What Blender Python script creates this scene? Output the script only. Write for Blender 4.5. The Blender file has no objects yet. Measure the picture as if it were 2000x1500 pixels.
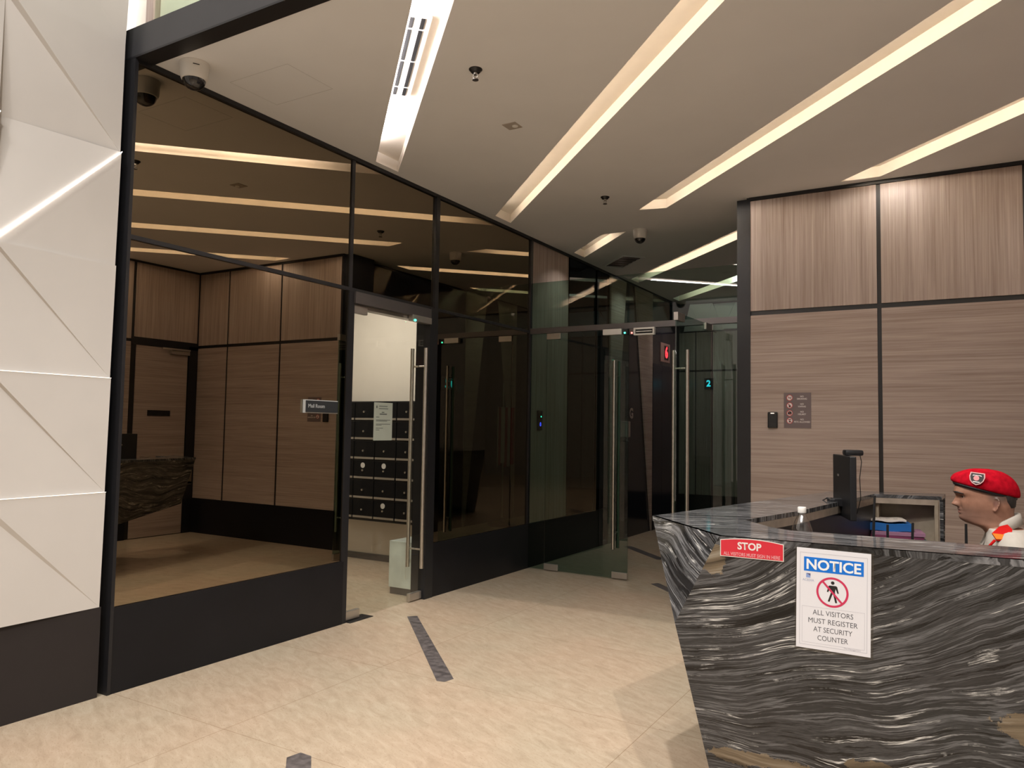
import bpy, bmesh, math, random
from mathutils import Vector, Matrix
random.seed(7)
SC = bpy.context.scene
COL = SC.collection
PI = math.pi

# ------------------------------------------------------------------ camera
HC = 3.603                                   # ceiling height
CAM = Vector((4.0856, 0.0, 1.5))
RX, UP, FW = (0.86045, 0.50928, 0.01612), (0.01552, -0.05781, 0.99821), (-0.5093, 0.85866, 0.05765)
cd = bpy.data.cameras.new('camera')
cd.sensor_width = 36.0
cd.lens = 36.0 * 1491.33 / 2000.0
cd.clip_start = 0.02
cam = bpy.data.objects.new('camera', cd)
COL.objects.link(cam)
M = Matrix.Identity(4)
for i in range(3):
    M[i][0], M[i][1], M[i][2], M[i][3] = RX[i], UP[i], -FW[i], CAM[i]
cam.matrix_world = M
SC.camera = cam

# ------------------------------------------------------------------ world, exposure
w = bpy.data.worlds.new('world')
SC.world = w
w.use_nodes = True
w.node_tree.nodes['Background'].inputs[0].default_value = (0.9, 0.93, 1.0, 1)
w.node_tree.nodes['Background'].inputs[1].default_value = 0.02
SC.view_settings.view_transform = 'Standard'
SC.view_settings.look = 'None'
SC.view_settings.exposure = 0.0
SC.view_settings.gamma = 1.0
SC.cycles.use_denoising = True
SC.cycles.max_bounces = 12
SC.cycles.transparent_max_bounces = 24
SC.cycles.glossy_bounces = 8
SC.cycles.caustics_reflective = False
SC.cycles.caustics_refractive = False
SC.cycles.sample_clamp_indirect = 6.0


# ------------------------------------------------------------------ lights of the place
def spot(name, loc, target, watts, angle, blend, radius, col):
    l = bpy.data.lights.new(name, 'SPOT')
    l.energy, l.spot_size, l.spot_blend, l.shadow_soft_size, l.color = watts, math.radians(angle), blend, radius, col
    o = bpy.data.objects.new(name, l)
    COL.objects.link(o)
    o.location = loc
    o.rotation_euler = (Vector(target) - Vector(loc)).to_track_quat('-Z', 'Y').to_euler()
    return o


def area(name, loc, target, watts, sx, sy, col):
    l = bpy.data.lights.new(name, 'AREA')
    l.shape, l.size, l.size_y, l.energy, l.color = 'RECTANGLE', sx, sy, watts, col
    o = bpy.data.objects.new(name, l)
    COL.objects.link(o)
    o.location = loc
    o.rotation_euler = (Vector(target) - Vector(loc)).to_track_quat('-Z', 'Y').to_euler()
    return o


WARM, NEUT = (1.0, 0.935, 0.86), (1.0, 0.96, 0.93)
# high downlights of the outer lobby behind the camera (light passes under the ceiling edge)
spot('beam_downlight', (2.97, 2.61, 3.575), (2.97, 2.75, 0), 225, 160, 0.8, 0.03, NEUT)
spot('lobby_downlight', (7.4, -3.7, 10.4), (2.6, 3.4, 0), 2150, 62, 0.5, 0.06, WARM)
spot('lobby_downlight', (1.6, -1.4, 7.9), (1.4, 3.4, 0), 450, 52, 0.7, 0.08, WARM)
area('lobby_fill_area', (3.0, -2.6, 7.6), (3.0, -1.0, 0), 470, 4.0, 2.0, NEUT)  # broad fill added out of view to brighten lobby and foreground
# unseen spots in the cove ends, standing in for cove light on the wood wall
spot('cove_fill_spot', (3.60, 6.58, 3.604), (3.60, 6.85, 0), 8.5, 168, 0.35, 0.0, WARM)
spot('cove_fill_spot', (1.90, 6.48, 3.604), (2.3, 6.9, 0), 22, 168, 0.35, 0.0, WARM)
spot('cove_fill_spot', (4.82, 5.33, 3.604), (4.87, 5.45, 0), 14, 168, 0.35, 0.0, WARM)
for cx_, cy_ in ((2.55, 5.84), (3.65, 4.74), (1.25, 5.33), (2.35, 4.23), (3.35, 3.23), (0.85, 3.94), (4.45, 5.70)):
    spot('cove_fill_spot', (cx_, cy_, 3.604), (cx_, cy_, 0), 4 if cy_ > 5.2 else 40, 150, 1.0, 0.0, WARM)  # sourceless fill spots added along the coves to lift the room light
# mail room ceiling light, mezzanine glow, lift lobby downlights
area('mail_room_light', (-1.3, 5.5, 3.2), (-1.3, 5.6, 0), 40, 1.0, 0.6, (1.0, 0.9, 0.8))
area('mezzanine_light', (-1.0, 2.9, 6.4), (-1.8, 4.0, 5.0), 90, 1.5, 0.5, NEUT)
for cx_, cy_ in ((0.42, 7.93), (0.42, 9.74), (0.42, 11.5)):
    spot('lobby_wash_spot', (cx_, cy_, 3.604), (0.12, cy_ - 0.1, 0.5), 15, 115, 0.8, 0.0, WARM)
spot('lobby_wash_spot', (1.9, 10.1, 3.60), (2.3, 10.2, 0.5), 22, 110, 0.8, 0.0, WARM)


# ------------------------------------------------------------------ materials
def mat(name):
    m = bpy.data.materials.new(name)
    m.use_nodes = True
    nt = m.node_tree
    b = nt.nodes['Principled BSDF']
    return m, nt, b


def nd(nt, t, **k):
    n = nt.nodes.new(t)
    for a, v in k.items():
        setattr(n, a, v)
    return n


def ramp(nt, stops, interp='LINEAR'):
    r = nd(nt, 'ShaderNodeValToRGB')
    cr = r.color_ramp
    cr.interpolation = interp
    while len(cr.elements) < len(stops):
        cr.elements.new(0.5)
    for e, (p, c) in zip(cr.elements, stops):
        e.position, e.color = p, (c[0], c[1], c[2], 1)
    return r


def coords(nt, scale=(1, 1, 1), rot=(0, 0, 0), loc=(0, 0, 0)):
    tc = nd(nt, 'ShaderNodeTexCoord')
    mp = nd(nt, 'ShaderNodeMapping')
    mp.inputs['Scale'].default_value, mp.inputs['Rotation'].default_value, mp.inputs['Location'].default_value = scale, rot, loc
    nt.links.new(tc.outputs['Object'], mp.inputs['Vector'])
    return mp


def noise(nt, vec, scale=5, detail=4, rough=0.5, dist=0.0):
    n = nd(nt, 'ShaderNodeTexNoise')
    n.inputs['Scale'].default_value, n.inputs['Detail'].default_value = scale, detail
    n.inputs['Roughness'].default_value, n.inputs['Distortion'].default_value = rough, dist
    nt.links.new(vec, n.inputs['Vector'])
    return n


def plain(name, col, rough=0.5, metal=0.0, spec=0.5, var=0.04, vscale=9.0):
    """principled surface with a faint procedural mottling"""
    m, nt, b = mat(name)
    mp = coords(nt)
    n = noise(nt, mp.outputs[0], vscale, 3)
    lo = tuple(max(0, c * (1 - var)) for c in col)
    hi = tuple(min(1, c * (1 + var)) for c in col)
    r = ramp(nt, [(0.3, lo), (0.7, hi)])
    nt.links.new(n.outputs['Fac'], r.inputs[0])
    nt.links.new(r.outputs[0], b.inputs['Base Color'])
    b.inputs['Roughness'].default_value, b.inputs['Metallic'].default_value = rough, metal
    b.inputs['Specular IOR Level'].default_value = spec
    return m


def glow(name, col, strength):
    m, nt, b = mat(name)
    b.inputs['Base Color'].default_value = (*col, 1)
    b.inputs['Emission Color'].default_value = (*col, 1)
    b.inputs['Emission Strength'].default_value = strength
    return m


def wood(name, vertical, axis_h):
    """pale oak laminate; axis_h: index of the horizontal axis of the wall"""
    m, nt, b = mat(name)
    s_long, s_cross = 1.3, 74.0
    sc = [s_cross, s_cross, s_cross]
    if vertical:
        sc[2] = s_long
    else:
        sc[axis_h] = s_long
        sc[1 - axis_h] = 1.0
    mp = coords(nt, tuple(sc))
    n = noise(nt, mp.outputs[0], 1.0, 6, 0.62, 0.25)
    sc2 = [x * 0.16 for x in sc]
    mp2 = coords(nt, tuple(sc2), loc=(3.1, 1.7, 9.2))
    n2 = noise(nt, mp2.outputs[0], 1.0, 3, 0.5, 0.4)
    r = ramp(nt, [(0.35, (0.290, 0.216, 0.180)), (0.5, (0.400, 0.318, 0.274)), (0.66, (0.500, 0.412, 0.365))])
    mx = nd(nt, 'ShaderNodeMath', operation='MULTIPLY_ADD')
    mx.inputs[1].default_value = 0.70
    nt.links.new(n.outputs['Fac'], mx.inputs[0])
    m2 = nd(nt, 'ShaderNodeMath', operation='MULTIPLY')
    m2.inputs[1].default_value = 0.30
    nt.links.new(n2.outputs['Fac'], m2.inputs[0])
    nt.links.new(m2.outputs[0], mx.inputs[2])
    nt.links.new(mx.outputs[0], r.inputs[0])
    nt.links.new(r.outputs[0], b.inputs['Base Color'])
    b.inputs['Roughness'].default_value = 0.5
    b.inputs['Specular IOR Level'].default_value = 0.3
    return m


def floor_mat():
    m, nt, b = mat('travertine_floor')
    mp = coords(nt, (1, 1, 1), (0, 0, math.radians(24)))
    mpa = nd(nt, 'ShaderNodeMapping')
    mpa.inputs['Scale'].default_value = (4.0, 13.0, 1)
    nt.links.new(mp.outputs[0], mpa.inputs[0])
    n1 = noise(nt, mpa.outputs[0], 1.6, 9, 0.72, 0.6)
    n2 = noise(nt, mp.outputs[0], 1.1, 3, 0.5)
    n3 = noise(nt, mpa.outputs[0], 14.0, 3, 0.6)
    r = ramp(nt, [(0.25, (0.43, 0.34, 0.25)), (0.5, (0.53, 0.43, 0.325)), (0.75, (0.61, 0.51, 0.40))])
    nt.links.new(n1.outputs['Fac'], r.inputs[0])
    r2 = ramp(nt, [(0.35, (1.0, 0.94, 0.90)), (0.65, (0.94, 0.96, 0.93))])
    nt.links.new(n2.outputs['Fac'], r2.inputs[0])
    mul = nd(nt, 'ShaderNodeMixRGB', blend_type='MULTIPLY')
    mul.inputs[0].default_value = 1.0
    nt.links.new(r.outputs[0], mul.inputs[1])
    nt.links.new(r2.outputs[0], mul.inputs[2])
    pit = ramp(nt, [(0.30, (0.55, 0.46, 0.38)), (0.40, (1, 1, 1))])
    nt.links.new(n3.outputs['Fac'], pit.inputs[0])
    mul2 = nd(nt, 'ShaderNodeMixRGB', blend_type='MULTIPLY')
    mul2.inputs[0].default_value = 0.7
    nt.links.new(mul.outputs[0], mul2.inputs[1])
    nt.links.new(pit.outputs[0], mul2.inputs[2])
    br = nd(nt, 'ShaderNodeTexBrick')
    br.offset = 0.0
    mp3 = coords(nt, (1, 1, 1), loc=(-0.93, -0.26 - 1.17, 0))
    nt.links.new(mp3.outputs[0], br.inputs['Vector'])
    br.inputs['Scale'].default_value = 1.0
    br.inputs['Mortar Size'].default_value = 0.0022
    br.inputs['Mortar Smooth'].default_value = 0.4
    br.inputs['Brick Width'].default_value = 1.76
    br.inputs['Row Height'].default_value = 1.17
    br.inputs['Color1'].default_value = (1, 1, 1, 1)
    br.inputs['Color2'].default_value = (0.98, 0.98, 0.98, 1)
    br.inputs['Mortar'].default_value = (0.66, 0.6, 0.54, 1)
    mul3 = nd(nt, 'ShaderNodeMixRGB', blend_type='MULTIPLY')
    mul3.inputs[0].default_value = 1.0
    nt.links.new(mul2.outputs[0], mul3.inputs[1])
    nt.links.new(br.outputs['Color'], mul3.inputs[2])
    nt.links.new(mul3.outputs[0], b.inputs['Base Color'])
    b.inputs['Roughness'].default_value = 0.24
    b.inputs['Specular IOR Level'].default_value = 0.35
    return m


def marble(name, rot=(0, 0, 0), axis=0, tilt=0.0, loc=(0, 0, 0), dark=1.0, fan=0.0, pockets=()):
    """black banded marble with silver veins; bands run along 'axis' and stack along z"""
    m, nt, b = mat(name)
    mp = coords(nt, (1, 1, 1), rot, loc)
    L = nt.links.new
    sep = nd(nt, 'ShaderNodeSeparateXYZ')
    L(mp.outputs[0], sep.inputs[0])
    big = noise(nt, mp.outputs[0], 0.95, 2, 0.4, 0.2)
    mid = noise(nt, mp.outputs[0], 4.5, 5, 0.55, 0.2)
    # band height v = z + tilt*u + wander
    u = nd(nt, 'ShaderNodeMath', operation='MULTIPLY')
    L(sep.outputs[axis], u.inputs[0])
    u.inputs[1].default_value = -tilt
    if fan:                                  # bands rise more steeply towards the top of the slab
        fz = nd(nt, 'ShaderNodeMath', operation='MULTIPLY_ADD')
        L(sep.outputs[2], fz.inputs[0])
        fz.inputs[1].default_value, fz.inputs[2].default_value = fan, -0.12
        fu = nd(nt, 'ShaderNodeMath', operation='MULTIPLY')
        L(u.outputs[0], fu.inputs[0])
        L(fz.outputs[0], fu.inputs[1])
        u = fu
    a1 = nd(nt, 'ShaderNodeMath', operation='ADD')
    L(sep.outputs[2], a1.inputs[0])
    L(u.outputs[0], a1.inputs[1])
    a2 = nd(nt, 'ShaderNodeMath', operation='MULTIPLY_ADD')
    L(big.outputs['Fac'], a2.inputs[0])
    a2.inputs[1].default_value = 0.72
    L(a1.outputs[0], a2.inputs[2])
    a3 = nd(nt, 'ShaderNodeMath', operation='MULTIPLY_ADD')
    L(mid.outputs['Fac'], a3.inputs[0])
    a3.inputs[1].default_value = 0.035
    L(a2.outputs[0], a3.inputs[2])
    cmb = nd(nt, 'ShaderNodeCombineXYZ')
    us = nd(nt, 'ShaderNodeMath', operation='MULTIPLY')
    L(sep.outputs[axis], us.inputs[0])
    us.inputs[1].default_value = 0.05
    L(us.outputs[0], cmb.inputs[0])
    L(a3.outputs[0], cmb.inputs[2])
    bands = noise(nt, cmb.outputs[0], 21.0, 8, 0.62, 0.0)
    fine = noise(nt, cmb.outputs[0], 70.0, 4, 0.6, 0.0)
    mixf = nd(nt, 'ShaderNodeMath', operation='MULTIPLY_ADD')
    L(fine.outputs['Fac'], mixf.inputs[0])
    mixf.inputs[1].default_value = 0.22
    sc = nd(nt, 'ShaderNodeMath', operation='MULTIPLY')
    L(bands.outputs['Fac'], sc.inputs[0])
    sc.inputs[1].default_value = 0.86
    L(sc.outputs[0], mixf.inputs[2])
    d = dark
    g = lambda q: (q * d, q * d, q * d * 1.03)
    r = ramp(nt, [(0.40, g(0.006)), (0.445, g(0.028)), (0.47, g(0.006)), (0.495, g(0.09)), (0.52, g(0.035)), (0.55, g(0.10)), (0.575, g(0.20)), (0.595, g(0.03)), (0.65, g(0.055)), (0.70, g(0.22))])
    L(mixf.outputs[0], r.inputs[0])
    # white veins: narrow iso-lines of the band field, broken up along their length
    vn = noise(nt, cmb.outputs[0], 9.0, 5, 0.6, 0.0)
    vr = ramp(nt, [(0.402, (0, 0, 0)), (0.411, (1, 1, 1)), (0.420, (0, 0, 0)), (0.545, (0, 0, 0)), (0.551, (1, 1, 1)), (0.558, (0, 0, 0)), (0.625, (0, 0, 0)), (0.634, (0.9, 0.9, 0.9)), (0.643, (0, 0, 0))])
    L(vn.outputs['Fac'], vr.inputs[0])
    brk = noise(nt, mp.outputs[0], 4.0, 6, 0.68)
    bk = ramp(nt, [(0.46, (0, 0, 0)), (0.56, (1, 1, 1))])
    L(brk.outputs['Fac'], bk.inputs[0])
    vm = nd(nt, 'ShaderNodeMixRGB', blend_type='MULTIPLY')
    vm.inputs[0].default_value = 1
    L(vr.outputs[0], vm.inputs[1])
    L(bk.outputs[0], vm.inputs[2])
    mx = nd(nt, 'ShaderNodeMixRGB')
    L(vm.outputs[0], mx.inputs[0])
    L(r.outputs[0], mx.inputs[1])
    mx.inputs[2].default_value = (0.72, 0.71, 0.68, 1)
    # warm brown pockets
    pk = noise(nt, mp.outputs[0], 1.9, 2, 0.4)
    pr = ramp(nt, [(0.70, (0, 0, 0)), (0.72, (0.8, 0.8, 0.8))])
    L(pk.outputs['Fac'], pr.inputs[0])
    mx2 = nd(nt, 'ShaderNodeMixRGB')
    L(pr.outputs[0], mx2.inputs[0])
    L(mx.outputs[0], mx2.inputs[1])
    mx2.inputs[2].default_value = (0.20, 0.155, 0.095, 1)
    cur = mx2.outputs[0]
    tcp = nd(nt, 'ShaderNodeTexCoord')
    for px_, pz_, rx_, rz_ in pockets:       # ragged tan inclusions in the slab
        m3 = nd(nt, 'ShaderNodeMapping')
        m3.inputs['Scale'].default_value = (1 / rx_, 0.0, 1 / rz_)
        m3.inputs['Location'].default_value = (-px_ / rx_, 0, -pz_ / rz_)
        L(tcp.outputs['Object'], m3.inputs[0])
        ln = nd(nt, 'ShaderNodeVectorMath', operation='LENGTH')
        L(m3.outputs[0], ln.inputs[0])
        rag = noise(nt, tcp.outputs['Object'], 11.0, 5, 0.65)
        ad = nd(nt, 'ShaderNodeMath', operation='MULTIPLY_ADD')
        L(rag.outputs['Fac'], ad.inputs[0])
        ad.inputs[1].default_value = 2.4
        L(ln.outputs['Value'], ad.inputs[2])
        mk = ramp(nt, [(0.0, (1, 1, 1)), (0.485, (1, 1, 1)), (0.50, (0, 0, 0))])
        hf = nd(nt, 'ShaderNodeMath', operation='MULTIPLY')
        hf.inputs[1].default_value = 0.25
        L(ad.outputs[0], hf.inputs[0])
        L(hf.outputs[0], mk.inputs[0])
        tone = ramp(nt, [(0.35, (0.045, 0.033, 0.020)), (0.52, (0.17, 0.13, 0.085)), (0.62, (0.28, 0.245, 0.19))])
        L(bands.outputs['Fac'], tone.inputs[0])
        m4_ = nd(nt, 'ShaderNodeMixRGB')
        L(mk.outputs[0], m4_.inputs[0])
        L(cur, m4_.inputs[1])
        L(tone.outputs[0], m4_.inputs[2])
        cur = m4_.outputs[0]
    L(cur, b.inputs['Base Color'])
    b.inputs['Roughness'].default_value = 0.08
    b.inputs['Specular IOR Level'].default_value = 0.42
    return m


def thin_glass(name, tint, refl=1.0, add=0.0):
    m = bpy.data.materials.new(name)
    m.use_nodes = True
    nt = m.node_tree
    nt.nodes.remove(nt.nodes['Principled BSDF'])
    out = nt.nodes['Material Output']
    tr = nd(nt, 'ShaderNodeBsdfTransparent')
    tr.inputs[0].default_value = (*tint, 1)
    gl = nd(nt, 'ShaderNodeBsdfGlossy')
    gl.inputs['Roughness'].default_value = 0.0 if add == 0 else 0.12
    gl.inputs[0].default_value = (refl, refl, refl, 1)
    fr = nd(nt, 'ShaderNodeFresnel')
    fr.inputs[0].default_value = 1.5
    gm = nd(nt, 'ShaderNodeNewGeometry')
    inv = nd(nt, 'ShaderNodeMath', operation='SUBTRACT')
    inv.inputs[0].default_value = 1.0
    nt.links.new(gm.outputs['Backfacing'], inv.inputs[1])
    bo = nd(nt, 'ShaderNodeMath', operation='MULTIPLY')      # both faces of the pane reflect
    nt.links.new(fr.outputs[0], bo.inputs[0])
    bo.inputs[1].default_value = 1.8
    ad = nd(nt, 'ShaderNodeMath', operation='ADD')
    ad.inputs[1].default_value = add
    nt.links.new(bo.outputs[0], ad.inputs[0])
    ff = nd(nt, 'ShaderNodeMath', operation='MULTIPLY', use_clamp=True)
    nt.links.new(ad.outputs[0], ff.inputs[0])
    nt.links.new(inv.outputs[0], ff.inputs[1])
    mx = nd(nt, 'ShaderNodeMixShader')
    nt.links.new(ff.outputs[0], mx.inputs[0])
    nt.links.new(tr.outputs[0], mx.inputs[1])
    nt.links.new(gl.outputs[0], mx.inputs[2])
    nt.links.new(mx.outputs[0], out.inputs[0])
    return m


def mirror(name, tint):
    m = bpy.data.materials.new(name)
    m.use_nodes = True
    nt = m.node_tree
    nt.nodes.remove(nt.nodes['Principled BSDF'])
    gl = nd(nt, 'ShaderNodeBsdfGlossy')
    gl.inputs['Roughness'].default_value = 0.0
    gl.inputs[0].default_value = (*tint, 1)
    nt.links.new(gl.outputs[0], nt.nodes['Material Output'].inputs[0])
    return m


MT = dict(
    floor=floor_mat(),
    inlay=plain('grey_inlay_stone', (0.125, 0.110, 0.108), 0.3, var=0.45, vscale=22),
    ceil=plain('ceiling_paint', (0.80, 0.80, 0.80), 0.85, var=0.02, vscale=2.0),
    cove=plain('cove_paint', (0.80, 0.74, 0.66), 0.85, var=0.02),
    plaster=plain('white_facet_panel', (0.585, 0.56, 0.53), 0.5, var=0.02, vscale=3),
    cream=plain('cream_paint', (0.72, 0.66, 0.58), 0.8, var=0.02),
    black=plain('black_aluminium', (0.013, 0.013, 0.015), 0.38, spec=0.4),
    plinth=plain('black_plinth_panel', (0.010, 0.010, 0.012), 0.30, spec=0.2, var=0.1, vscale=3),
    fascia=plain('dark_grey_fascia', (0.032, 0.032, 0.036), 0.35),
    grey=plain('grey_metal_rail', (0.13, 0.12, 0.118), 0.35, 0.6),
    groove=plain('black_groove', (0.012, 0.011, 0.011), 0.4),
    wv=wood('oak_laminate_vertical', True, 0), wh=wood('oak_laminate_horizontal', False, 0),
    wrv=wood('oak_laminate_side_vertical', True, 1), wrh=wood('oak_laminate_side_horizontal', False, 1),
    mirror=mirror('bronze_mirror', (0.315, 0.26, 0.187)),
    gmirror=mirror('grey_mirror_glass', (0.06, 0.066, 0.075)),
    glass=thin_glass('green_glass', (0.55, 0.68, 0.64)),
    clear=thin_glass('clear_glass', (0.95, 0.97, 0.95)),
    steel=plain('brushed_steel', (0.60, 0.57, 0.52), 0.28, 1.0, var=0.08, vscale=30),
    chrome=plain('satin_steel', (0.55, 0.52, 0.48), 0.35, 0.9),
    white=plain('white_plastic', (0.72, 0.70, 0.66), 0.4),
    dome=plain('smoked_dome', (0.012, 0.012, 0.014), 0.06, spec=0.7),
    dark=plain('black_plastic', (0.010, 0.010, 0.011), 0.35),
    lead=glow('led_warm', (1.0, 0.86, 0.70), 36.0),
    leadw=glow('led_white', (1.0, 0.95, 0.96), 140.0),
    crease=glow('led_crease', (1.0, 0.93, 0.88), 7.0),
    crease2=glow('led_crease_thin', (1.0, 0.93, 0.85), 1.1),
    ledg=glow('led_green', (0.05, 1.0, 0.55), 6.0), ledr=glow('led_red', (1.0, 0.12, 0.10), 6.0),
    teal=glow('display_teal', (0.03, 0.75, 0.95), 2.5), redd=glow('display_red', (1.0, 0.03, 0.04), 3.0),
    blued=glow('display_blue', (0.06, 0.08, 1.0), 3.0),
    marF=marble('banded_marble_front', axis=0, tilt=0.44, loc=(-0.60, 0, 0.1), dark=0.66, fan=1.0, pockets=[(-0.325, 1.02, 0.055, 0.075), (0.66, 0.60, 0.15, 0.06), (-0.17, 0.33, 0.20, 0.035), (0.20, 0.38, 0.12, 0.03)]),
    marL=marble('banded_marble_corner', axis=0, tilt=-0.10, loc=(3.7, 1.3, 4.4), dark=0.95),
    marS=marble('banded_marble_side', axis=1, tilt=0.25, loc=(1.7, 0.3, 2.2)),
    marT=marble('banded_marble_top', rot=(PI / 2, 0, 0), axis=0, tilt=0.1, loc=(0, 0, 0), dark=1.1),
    wmarble=plain('white_marble', (0.62, 0.66, 0.60), 0.3, var=0.16, vscale=5),
    navy=plain('dark_navy_panel', (0.010, 0.011, 0.017), 0.12, spec=0.6),
    liftdoor=plain('dark_lift_door', (0.012, 0.014, 0.026), 0.3, 0.3),
)


# ------------------------------------------------------------------ mesh helpers
class MB:
    def __init__(self):
        self.bm = bmesh.new()

    def box(self, x0, x1, y0, y1, z0, z1, mtx=None, bev=0.0):
        tmp = bmesh.new()
        bmesh.ops.create_cube(tmp, size=1)
        for v in tmp.verts:
            v.co = Vector(((x0 + x1) / 2 + v.co.x * (x1 - x0), (y0 + y1) / 2 + v.co.y * (y1 - y0), (z0 + z1) / 2 + v.co.z * (z1 - z0)))
        if bev:
            bmesh.ops.bevel(tmp, geom=list(tmp.edges), offset=bev, segments=2, affect='EDGES', profile=0.6)
        self._add(tmp, mtx)
        return self

    def _add(self, tmp, mtx=None):
        if mtx is not None:
            tmp.transform(mtx)
        me = bpy.data.meshes.new('tmp')
        tmp.to_mesh(me)
        tmp.free()
        self.bm.from_mesh(me)
        bpy.data.meshes.remove(me)

    def cyl(self, p0, p1, r0, r1=None, n=20):
        r1 = r0 if r1 is None else r1
        p0, p1 = Vector(p0), Vector(p1)
        d = p1 - p0
        tmp = bmesh.new()
        bmesh.ops.create_cone(tmp, cap_ends=True, segments=n, radius1=r0, radius2=r1, depth=d.length)
        q = d.to_track_quat('Z', 'Y').to_matrix().to_4x4()
        self._add(tmp, Matrix.Translation((p0 + p1) / 2) @ q)
        return self

    def sphere(self, c, r, sc=(1, 1, 1), n=20):
        tmp = bmesh.new()
        bmesh.ops.create_uvsphere(tmp, u_segments=n, v_segments=n // 2 + 2, radius=r)
        self._add(tmp, Matrix.Translation(c) @ Matrix.Diagonal((*sc, 1)))
        return self

    def lathe(self, prof, c=(0, 0, 0), n=28, mtx=None):
        tmp = bmesh.new()
        rings = []
        for r, z in prof:
            rings.append([tmp.verts.new((max(r, 1e-5) * math.cos(2 * PI * i / n), max(r, 1e-5) * math.sin(2 * PI * i / n), z)) for i in range(n)])
        for a, b in zip(rings, rings[1:]):
            for i in range(n):
                tmp.faces.new((a[i], a[(i + 1) % n], b[(i + 1) % n], b[i]))
        tmp.faces.new(rings[0][::-1])
        tmp.faces.new(rings[-1])
        bmesh.ops.recalc_face_normals(tmp, faces=tmp.faces)
        self._add(tmp, (Matrix.Translation(c) @ mtx) if mtx is not None else Matrix.Translation(c))
        return self

    def loft(self, rings, cap=True):
        tmp = bmesh.new()
        rr = [[tmp.verts.new(p) for p in ring] for ring in rings]
        n = len(rr[0])
        for a, b in zip(rr, rr[1:]):
            for i in range(n):
                tmp.faces.new((a[i], a[(i + 1) % n], b[(i + 1) % n], b[i]))
        if cap:
            tmp.faces.new(rr[0][::-1])
            tmp.faces.new(rr[-1])
        bmesh.ops.recalc_face_normals(tmp, faces=tmp.faces)
        self._add(tmp)
        return self

    def tube(self, pts, r, n=8):
        pts = [Vector(p) for p in pts]
        rings = []
        for i, p in enumerate(pts):
            d = (pts[min(i + 1, len(pts) - 1)] - pts[max(i - 1, 0)]).normalized()
            a = d.cross(Vector((0.3, 0.2, 1))).normalized()
            b = d.cross(a)
            rad = r[i] if isinstance(r, (list, tuple)) else r
            rings.append([p + a * (rad * math.cos(2 * PI * k / n)) + b * (rad * math.sin(2 * PI * k / n)) for k in range(n)])
        return self.loft(rings)

    def poly(self, pts, thick=None):
        """planar polygon; with thick (a vector) it becomes a slab"""
        tmp = bmesh.new()
        vs = [tmp.verts.new(p) for p in pts]
        f = tmp.faces.new(vs)
        if thick is not None:
            ex = bmesh.ops.extrude_face_region(tmp, geom=[f])
            bmesh.ops.translate(tmp, vec=Vector(thick), verts=[v for v in ex['geom'] if isinstance(v, bmesh.types.BMVert)])
            bmesh.ops.recalc_face_normals(tmp, faces=tmp.faces)
        self._add(tmp)
        return self

    def xf(self, mtx):
        self.bm.transform(mtx)
        return self

    def build(self, name, m, parent=None, smooth=False):
        off = parent_world(parent)
        if off is not None:
            self.bm.transform(off.inverted())
        me = bpy.data.meshes.new(name)
        if smooth:
            for f in self.bm.faces:
                f.smooth = True
        self.bm.to_mesh(me)
        self.bm.free()
        me.materials.append(m)
        o = bpy.data.objects.new(name, me)
        COL.objects.link(o)
        if parent is not None:
            o.parent = parent
        return o


def parent_world(p):
    if p is None:
        return None
    m = Matrix.Identity(4)
    while p is not None:
        m = Matrix.LocRotScale(p.location, p.rotation_euler, p.scale) @ m
        p = p.parent
    return m


def shade(o, ang=35):
    me = o.data
    for p in me.polygons:
        p.use_smooth = True
    me.set_sharp_from_angle(angle=math.radians(ang))
    return o


def tag(o, label=None, cat=None, group=None, kind=None):
    if label:
        o['label'] = label
    if cat:
        o['category'] = cat
    if group:
        o['group'] = group
    if kind:
        o['kind'] = kind
    return o


def thing(name, loc, label, cat, group=None, rz=0.0):
    o = bpy.data.objects.new(name, None)
    o.empty_display_size = 0.05
    COL.objects.link(o)
    o.location = loc
    o.rotation_euler = (0, 0, rz)
    return tag(o, label, cat, group)


def struct(name, mb, m, label=None, parent=None):
    o = mb.build(name, m, parent)
    o['kind'] = 'structure'
    if label:
        o['label'] = label
    return o


def dup(root, loc, label):
    r = root.copy()
    COL.objects.link(r)
    r.location = loc
    r['label'] = label
    for ch in list(root.children):
        c = ch.copy()
        COL.objects.link(c)
        c.parent = r
        for g in list(ch.children):
            d = g.copy()
            COL.objects.link(d)
            d.parent = c
    return r


DG = None


def text_bm(s, size, bold=0.0, align='CENTER', shear=0.0, space=1.0, depth=0.0006):
    """flat lettering as mesh in the XY plane, origin at the text anchor"""
    cu = bpy.data.curves.new('txt', 'FONT')
    cu.body, cu.size, cu.align_x, cu.align_y = s, size, align, 'CENTER'
    cu.offset, cu.shear, cu.space_character, cu.extrude = bold, shear, space, depth
    cu.resolution_u = 3
    o = bpy.data.objects.new('txt', cu)
    COL.objects.link(o)
    dg = bpy.context.evaluated_depsgraph_get()
    me = bpy.data.meshes.new_from_object(o.evaluated_get(dg))
    bpy.data.objects.remove(o)
    bpy.data.curves.remove(cu)
    b = MB()
    b.bm.from_mesh(me)
    bpy.data.meshes.remove(me)
    return b


def frame_mtx(o, ux, uy):
    """matrix whose local X,Y lie on a surface (ux, uy) with origin o"""
    ux, uy = Vector(ux).normalized(), Vector(uy).normalized()
    uz = ux.cross(uy).normalized()
    uy = uz.cross(ux)
    m = Matrix.Identity(4)
    for i in range(3):
        m[i][0], m[i][1], m[i][2], m[i][3] = ux[i], uy[i], uz[i], o[i]
    return m


# ================================================================== THE ROOM
Y2, Y3, XR = 6.90, 7.256, 5.115
ZT, ZP = 2.555, 0.47
YB = 2.558

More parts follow.
